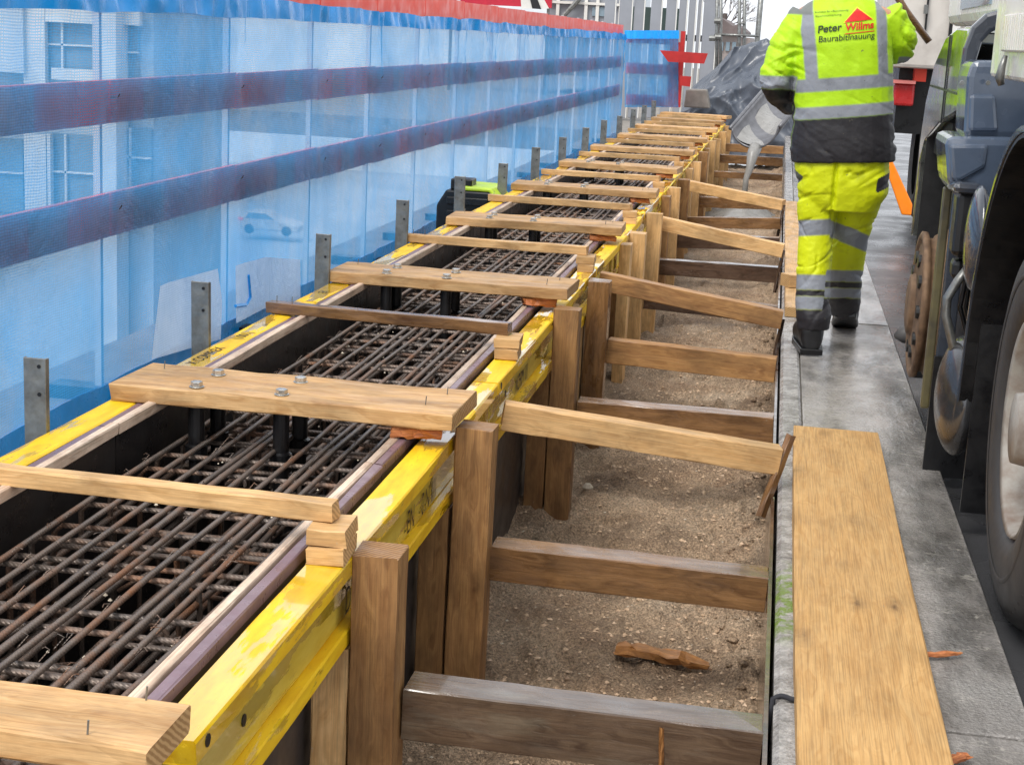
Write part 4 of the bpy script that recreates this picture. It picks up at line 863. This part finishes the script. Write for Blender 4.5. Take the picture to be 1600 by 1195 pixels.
# ================================================================== WORKER
YW = 7.42
def loft(mb, rings, n=24):
    """rings: (centre, half width vector, half depth vector)"""
    vs = []
    for c, a, b in rings:
        for j in range(n):
            t = 2*math.pi*j/n; ct, st_ = math.cos(t), math.sin(t); e = .85
            vs.append(Vector(c)+Vector(a)*(abs(ct)**e*(1 if ct > 0 else -1))+Vector(b)*(abs(st_)**e*(1 if st_ > 0 else -1)))
    k = len(rings); fs = [tuple(range(n))[::-1], tuple(range((k-1)*n, k*n))]+[(i*n+j, i*n+(j+1) % n, (i+1)*n+(j+1) % n, (i+1)*n+j) for i in range(k-1) for j in range(n)]
    return mb.add(vs, fs)
def limb(mb, pts, rs, n=18):
    P_ = [Vector(p) for p in pts]; q = []; r2 = []
    for i in range(len(P_)-1):
        for t in np.linspace(0, 1, 7)[:-1]: q.append(P_[i].lerp(P_[i+1], t)); r2.append(rs[i]*(1-t)+rs[i+1]*t)
    q.append(P_[-1]); r2.append(rs[-1]); return mb.tube(q, r2, n)
def remesh(mb, vox, smooth_it=6):
    me = mb.mesh('tmp'); o = bpy.data.objects.new('tmp', me); col.objects.link(o)
    r = o.modifiers.new('r', 'REMESH'); r.mode = 'VOXEL'; r.voxel_size = vox; sm_ = o.modifiers.new('s', 'SMOOTH'); sm_.iterations = smooth_it; sm_.factor = .5
    bpy.context.view_layer.update(); dg = bpy.context.evaluated_depsgraph_get(); out = bpy.data.meshes.new_from_object(o.evaluated_get(dg), depsgraph=dg); bpy.data.objects.remove(o); return out
def paint(me, fn, wrinkle=None):
    n = len(me.vertices); co = np.zeros(n*3); me.vertices.foreach_get('co', co); co = co.reshape(-1, 3); no = np.zeros(n*3); me.vertices.foreach_get('normal', no); no = no.reshape(-1, 3)
    cols = fn(co, no)
    if wrinkle is not None: co = co+no*wrinkle(co)[:, None]; me.vertices.foreach_set('co', co.reshape(-1)); me.update()
    at = me.color_attributes.new('Col', 'FLOAT_COLOR', 'POINT'); c4 = np.ones((n, 4)); c4[:, :3] = cols; at.data.foreach_set('color', c4.reshape(-1)); me.polygons.foreach_set('use_smooth', [True]*len(me.polygons))
LIME, GREY, BLK, TRO = np.array(lin((178, 222, 10))[:3]), np.array(lin((140, 144, 152))[:3]), np.array(lin((36, 34, 38))[:3]), np.array(lin((214, 224, 0))[:3])
wk = empty('person', (.25, 7.4, 0), 'worker in lime yellow high visibility jacket and trousers walking away along the walkway', 'person')
H = lambda px: px*YW/F
# body: one continuous skin figure with head, arms, hands and legs
def skin_body():
    ctr = lambda px, py, y=YW: at_y(px, py, y)
    V_ = {'pel': (ctr(1316, 240), .085), 'sp': (ctr(1316, 150), .11), 'ch': (ctr(1316, 50), .12), 'nk': (ctr(1318, -12)+Vector((0, .03, 0)), .055), 'hd0': (ctr(1318, -45)+Vector((0, .07, 0)), .075), 'hd1': (ctr(1318, -80)+Vector((0, .09, 0)), .09), 'hd2': (ctr(1318, -105)+Vector((0, .08, 0)), .07),
          'sl': (ctr(1256, 30), .06), 'el': (Vector((-.035, 7.38, 1.235)), .042), 'wl': (Vector((.03, 7.64, 1.10)), .030), 'hl': (Vector((.045, 7.72, 1.10)), .034),
          'sr': (ctr(1385, 26), .06), 'er': (Vector((.495, 7.5, 1.38)), .042), 'wr': (Vector((.455, 7.76, 1.45)), .030), 'hr': (Vector((.445, 7.83, 1.47)), .034),
          'kl': (ctr(1276, 360, 7.45), .042), 'al': (ctr(1270, 520, 7.40), .045), 'kr': (ctr(1330, 360, 7.59), .042), 'ar': (ctr(1318, 480, 7.93), .045)}
    V_['tl'] = (ctr(1286, 300, 7.43), .06); V_['tr'] = (ctr(1346, 300, 7.45), .06)
    E_ = [('pel', 'sp'), ('sp', 'ch'), ('ch', 'nk'), ('nk', 'hd0'), ('hd0', 'hd1'), ('hd1', 'hd2'), ('ch', 'sl'), ('sl', 'el'), ('el', 'wl'), ('wl', 'hl'), ('ch', 'sr'), ('sr', 'er'), ('er', 'wr'), ('wr', 'hr'), ('pel', 'tl'), ('tl', 'kl'), ('kl', 'al'), ('pel', 'tr'), ('tr', 'kr'), ('kr', 'ar')]
    for h, w_, sg_ in (('hl', 'wl', -1), ('hr', 'wr', 1)):
        p, q = V_[h][0], V_[w_][0]; d = (p-q).normalized(); s_ = Vector((1, 0, 0)); s_ = (s_-d*s_.dot(d)).normalized(); u = d.cross(s_)
        for f_ in range(4):
            o = s_*(f_-1.5)*.02; L = (.07, .082, .078, .06)[f_]
            a, b, c = p+o+d*.035, p+o+d*(.035+L*.5)-u*.012, p+o+d*(.035+L*.75)-u*.04
            for nm, pt, r in ((f'{h}{f_}a', a, .0095), (f'{h}{f_}b', b, .009), (f'{h}{f_}c', c, .008)): V_[nm] = (pt, r)
            E_ += [(h, f'{h}{f_}a'), (f'{h}{f_}a', f'{h}{f_}b'), (f'{h}{f_}b', f'{h}{f_}c')]
        V_[h+'t1'] = (p-s_*.04*sg_*-1*-1-u*.01, .010); V_[h+'t2'] = (p-s_*.05*sg_+d*.04-u*.02, .009); E_ += [(h, h+'t1'), (h+'t1', h+'t2')]
    ks = list(V_); me = bpy.data.meshes.new('body'); me.from_pydata([V_[k][0] for k in ks], [(ks.index(a), ks.index(b)) for a, b in E_], [])
    o = bpy.data.objects.new('body', me); col.objects.link(o); o.modifiers.new('skin', 'SKIN'); sl_ = me.skin_vertices[0].data
    for i, k in enumerate(ks): r = V_[k][1]; sl_[i].radius = (r, r); sl_[i].use_root = (k == 'pel')
    sb_ = o.modifiers.new('sub', 'SUBSURF'); sb_.levels = 2; sb_.render_levels = 2
    bpy.context.view_layer.update(); dg = bpy.context.evaluated_depsgraph_get(); out = bpy.data.meshes.new_from_object(o.evaluated_get(dg), depsgraph=dg); bpy.data.objects.remove(o); out.name = 'body'
    return out, V_
bme, VV = skin_body(); body = link('body', bme, 'skin', wk, True)
# jacket
mb = MB(); R_ = []
for px, py, hw, dp in [(1317, 252, 77, .150), (1317, 236, 78, .155), (1316, 190, 76, .150), (1316, 150, 75, .150), (1316, 110, 75, .155), (1315, 70, 75, .155), (1314, 40, 74, .145), (1314, 18, 66, .125), (1316, 4, 50, .10), (1318, -10, 27, .078), (1318, -24, 24, .07)]:
    c = at_y(px, py, YW); R_.append((c, Vector((H(hw), 0, .13*H(hw)*.5)), Vector((0, dp, 0))))
loft(mb, R_)
limb(mb, [at_y(1262, 26, YW+.01), at_y(1229, 75, YW-.01), (-.045, 7.37, 1.225), (-.005, 7.5, 1.145), (.03, 7.63, 1.10)], [.082, .080, .070, .058, .046])
limb(mb, [at_y(1383, 22, YW+.01), (.497, 7.46, 1.44), (.497, 7.52, 1.385), (.47, 7.66, 1.42), (.455, 7.75, 1.45)], [.082, .078, .070, .056, .045])
jme = remesh(mb, .005, 9)
SO = .0035
def band(z, a, b): return np.clip((z-a)/(2*SO)+.5, 0, 1)*np.clip((b-z)/(2*SO)+.5, 0, 1)
def put(c, w, colr): return c*(1-w[:, None])+w[:, None]*colr
def stripe(co, l0, l1, r0, r1):   # strip on the back between a left and a right edge (top, bottom), softened at the edges
    a0, a1, b0, b1 = [at_y(*p, YW-.13) for p in (l0, l1, r0, r1)]
    lx = np.interp(co[:, 2], [a1.z, a0.z], [a1.x, a0.x]); rx = np.interp(co[:, 2], [b1.z, b0.z], [b1.x, b0.x]); return np.clip((co[:, 0]-lx)/(2*SO)+.5, 0, 1)*np.clip((rx-co[:, 0])/(2*SO)+.5, 0, 1)
def jcol(co, no):
    n = len(co); c = np.tile(LIME, (n, 1)); x, y, z = co.T; zt = z-.125*(x-.28)
    larm = np.clip((.058-x)/.006, 0, 1)+((y > 7.58) & (x < .2)); rarm = ((x > .495) & (z > 1.26) | (y > 7.6) & (x > .3))*1.; larm = np.clip(larm, 0, 1); tor = (1-larm)*(1-rarm)
    v = stripe(co, (1248, 8), (1259, 130), (1270, 5), (1279, 128))+stripe(co, (1369, 0), (1373, 118), (1386, 0), (1389, 116)); v = np.clip(v, 0, 1)*tor
    c = put(c, v*band(zt, 1.25, 9), GREY); c = put(c, tor*band(zt, 1.203, 1.26), GREY); c = put(c, tor*band(zt, 1.083, 1.137), GREY); c = put(c, tor*band(zt, -9, 1.083), BLK)
    seam = np.clip(1-abs(zt-1.262)/.0035, 0, 1)+np.clip(1-abs(zt-1.139)/.0035, 0, 1)
    c = put(c, larm*band(z, 1.185, 1.245)*(y < 7.5), GREY); c = put(c, larm*np.maximum(band(z, -9, 1.185), (y > 7.52)*1.), BLK)
    c = put(c, rarm*band(z, 1.318, 1.352)*(y < 7.64), GREY); c = put(c, rarm*np.maximum(band(z, -9, 1.318), (y > 7.62)*1.), BLK)
    c = put(c, band(x, -9, .098)*band(z, 1.515, 9), np.array(lin((112, 116, 112))[:3])); c = put(c, band(z, 1.60, 9), BLK)
    return c
def jwr(co):
    x, y, z = co.T; f1 = fbm(x*7+z*9, z*6-x*10, 4, 13, True)-.6; arm = np.clip((.08-x)/.04, 0, 1)+np.clip((x-.48)/.03, 0, 1)
    f2 = fbm(x*4-z*3, z*16+x*8, 3, 17, True)-.6
    cr = np.clip(fbm(x*5+z*4, z*7-x*3, 2, 31, True, .4)-.80, 0, 1)+np.clip(fbm(x*3-z*2, z*11+x*6, 2, 37, True, .4)-.82, 0, 1)
    return .006*f1*(.5+arm)+.008*f2*(arm*1.1+np.clip((1.12-z)/.1, 0, 1)*.5+.2)-.055*cr*(.35+arm)
paint(jme, jcol, jwr); jk = link('jacket', jme, 'cloth', wk, True)
# trousers
mb = MB()
c = [at_y(*p, YW) for p in ((1316, 225), (1316, 262), (1316, 300))]
loft(mb, [(c[0], (H(66), 0, 0), (0, .125, 0)), (c[1], (H(72), 0, 0), (0, .135, 0)), (c[2], (H(68), 0, 0), (0, .125, 0)), (at_y(1315, 328, YW), (H(50), 0, 0), (0, .10, 0))])
limb(mb, [at_y(1283, 280, YW+.01), at_y(1277, 330, 7.43), at_y(1276, 366, 7.43), at_y(1271, 430, 7.41), at_y(1270, 470, 7.39), at_y(1271, 495, 7.38), at_y(1270, 513, 7.38)], [.102, .092, .081, .078, .079, .082, .070])
limb(mb, [at_y(1350, 280, YW+.01), at_y(1338, 330, 7.50), at_y(1328, 366, 7.57), at_y(1322, 425, 7.74), at_y(1320, 455, 7.84), at_y(1319, 482, 7.92)], [.108, .096, .086, .080, .079, .074])
tme = remesh(mb, .005, 9)
def tcol(co, no):
    n = len(co); c = np.tile(TRO, (n, 1)); x, y, z = co.T
    pyv = np.zeros(n)  # height above the deck, by leg
    right = (x > .262+.0*z); zl = lambda py, yy: at_y(1276, py, yy).z
    for leg, bands in ((~right, ((346, 371, GREY), (432, 456, GREY), (456, 466, BLK*1.25), (466, 487, GREY), (487, 600, BLK*1.25))), (right, ((352, 378, GREY), (424, 442, GREY), (442, 452, BLK*1.25), (452, 468, GREY), (468, 600, BLK*1.25)))):
        for a, b, cc in bands:
            za = HC+y/7.42*(at_y(1300, a, 7.42).z-HC); zb = HC+y/7.42*(at_y(1300, b, 7.42).z-HC)
            sl_ = np.where(leg & right, (x-.33)*-.32, (x-.17)*.12) if b < 400 else (x-.17)*.05
            q_ = z-sl_; c = put(c, leg*np.clip((za-q_)/(2*SO)+.5, 0, 1)*np.clip((q_-zb)/(2*SO)+.5, 0, 1), cc)
    pk = (abs(x-.075)/.045+abs(z-.79-.4*(x-.075))/.05 < 1) & (y < 7.5); c[pk] = np.array(lin((84, 90, 84))[:3]); pk = (abs(x-.475) < .028) & (abs(z-.80-.5*(x-.47)) < .032); c[pk] = BLK*1.6
    return c
def twr(co):
    x, y, z = co.T; low = np.clip((.28-z)/.12, 0, 1)
    cr = np.clip(fbm(x*4+z*5, z*9-x*6, 2, 41, True, .4)-.80, 0, 1)+np.clip(fbm(x*5-z*4, z*6+x*8, 2, 47, True, .4)-.82, 0, 1)
    fold = -.02*np.exp(-((x-(.262-.25*(z-.72)*0))/.008)**2)*np.clip((z-.62)/.1, 0, 1)*(y < 7.42)
    return .007*(fbm(x*6+z*7, z*12-x*8, 4, 23, True)-.6)*(1+1.0*low)-.07*cr*(.6-.3*low)+fold
paint(tme, tcol, twr); link('trousers', tme, 'cloth', wk, True)
def boot(name, heel, yaw, pitch):
    mb = MB(); rings = []
    for y, zc, hw, hh in ((-.035, .055, .030, .045), (-.02, .075, .040, .07), (.02, .09, .045, .088), (.07, .085, .046, .08), (.12, .062, .048, .058), (.18, .05, .052, .048), (.23, .045, .048, .042), (.26, .04, .03, .03)): rings.append(((0, y, zc), (hw, 0, 0), (0, 0, hh)))
    loft(mb, rings, 20); loft(mb, [((0, .02, .1), (.045, 0, 0), (0, .055, 0)), ((0, .015, .15), (.046, 0, 0), (0, .055, 0))], 20); me = remesh(mb, .008, 3)
    sole = MB(); pts = [(-.04, -.04), (.04, -.04), (.046, .05), (.052, .17), (.045, .24), (.02, .275), (-.02, .275), (-.045, .24), (-.052, .17), (-.046, .05)]; sole.prism(pts, .0, .022); 
    o = link(name, me, 'boot', None, True); mt = Matrix.Translation(heel) @ Matrix.Rotation(yaw, 4, 'Z') @ Matrix.Rotation(pitch, 4, 'X'); mt = mt @ Matrix.Scale(1.28, 4); o.matrix_world = mt; q = sole.build('sole', 'black', None, bevel=.004); q.matrix_world = mt; adopt(q, o); adopt(o, wk)
p = at_z(1266, 556, 0.003); boot('boot', Vector((p.x+.0, 7.36, .004)), .08, 0)
p = at_y(1319, 515, 7.9); boot('boot', Vector((p.x, 7.9, .085)), -.05, -.32)
# head: helmet, hair, face
hc = VV['hd1'][0]
mb = MB(); mb.lathe([(-.02, .135), (-.015, .118), (.03, .115), (.07, .098), (.10, .06), (.112, 0)], hc+Vector((0, 0, .02)), 2, 28); mb.build('helmet', 'helmet', wk, True)
mb = MB(); mb.lathe([(-.05, 0), (-.05, .084), (.0, .096), (.02, .09)], hc, 2, 20); mb.build('hair', 'bark', wk, True)
for sx in (-1, 1): mb = MB(); mb.tube([hc+Vector((sx*.088, 0, .0)), hc+Vector((sx*.1, -.01, -.03)), hc+Vector((sx*.088, 0, -.05))], [.008, .012, .006], 8); mb.build('ear', 'skin', wk, True)
mb = MB(); mb.tube([hc+Vector((0, .09, -.01)), hc+Vector((0, .115, -.045)), hc+Vector((0, .09, -.055))], [.008, .014, .008], 8); mb.build('nose', 'skin', wk, True)
for sx in (-1, 1): mb = MB(); mb.lathe([(-.01, 0), (0, .01), (.01, 0)], hc+Vector((sx*.032, .088, -.01)), 2, 10); mb.build('eye', 'helmet', wk, True)
mb = MB(); mb.tube([hc+Vector((-.025, .085, -.085)), hc+Vector((0, .094, -.088)), hc+Vector((.025, .085, -.085))], .005, 6); mb.build('mouth', 'red', wk, True)
# lettering on the back, wrapped onto the cloth
bvh = BVHTree.FromPolygons([v.co.copy() for v in jme.vertices], [tuple(p.vertices) for p in jme.polygons])
def onback(me, name, mat, lift=.004):
    bm = bmesh.new(); bm.from_mesh(me); bmesh.ops.triangulate(bm, faces=bm.faces)
    for _ in range(2): bmesh.ops.subdivide_edges(bm, edges=[e for e in bm.edges if e.calc_length() > .012], cuts=1)
    for v in bm.verts:
        h = bvh.ray_cast(Vector((v.co.x, 6.8, v.co.z)), Vector((0, 1, 0)))
        if h[0]: v.co.y = h[0].y-lift
    bm.to_mesh(me); bm.free(); return link(name, me, mat, jk)
M['txt'] = simple('dark print', (46, 62, 30), .6); M['txtred'] = simple('red print', (222, 34, 30), .5); M['txtyel'] = simple('yellow print halo', (250, 222, 60), .5)
def backtext(txt, l, r, hpx, mat, bold=0, name='lettering'):
    a, b = at_y(*l, YW-.15), at_y(*r, YW-.15); me = text_mesh(txt, 1, name, bold); n = len(me.vertices); co = np.zeros(n*3); me.vertices.foreach_get('co', co); co = co.reshape(-1, 3)
    x0, x1 = co[:, 0].min(), co[:, 0].max(); cap = .7; u = (co[:, 0]-x0)/(x1-x0); h = co[:, 1]/cap*(hpx*(YW-.15)/F)
    out = np.stack([a.x+(b.x-a.x)*u, np.full(n, 7.2), a.z+(b.z-a.z)*u+h], -1); me.vertices.foreach_set('co', out.reshape(-1)); me.update(); return onback(me, name, mat)
def backpoly(pts, mat, name, lift=.003):
    q = [at_y(*p, YW-.15) for p in pts]; me = bpy.data.meshes.new(name); me.from_pydata(q, [], [tuple(range(len(q)))]); return onback(me, name, mat, lift)
backtext('Peter', (1278, 52), (1315, 47.5), 10.5, 'txt', .02); backtext('Willms', (1320, 48.5), (1365.5, 44), 10.5, 'txtred', .025)
backtext('Baurabitlnauung', (1279, 66.5), (1367, 59.5), 9, 'txt', .005); backtext('Saumnus Ibr-rBuuumnurtg', (1273, 20.5), (1326, 17), 2.6, 'txt'); backtext('Saumnumanung', (1274, 27), (1315, 24), 2.6, 'txt')
backpoly([(1317.5, 37), (1339.5, 10.5), (1366.5, 31)], 'txtyel', 'logo_halo', .002); backpoly([(1319.5, 35.5), (1340, 13), (1364, 30.5)], 'txtred', 'logo_triangle', .0045); backpoly([(1320, 53), (1366.5, 48), (1366.5, 49.3), (1320, 54.3)], 'txtred', 'logo_underline')
o = MB().tube([at_y(1380, -40, 7.84), at_y(1416, 18, 7.84), at_y(1452, 66, 7.84)], .017, 10).build('shovel', 'brown', None, True); tag(o, 'brown wooden shovel shaft held up in front of the right arm of the worker', 'shovel')

splinter((-.14, 3.102, .0), (-.135, 3.098, -.11), .006, 'thin pale wood shaving hanging down the front of the nearest brace', mat='mud')
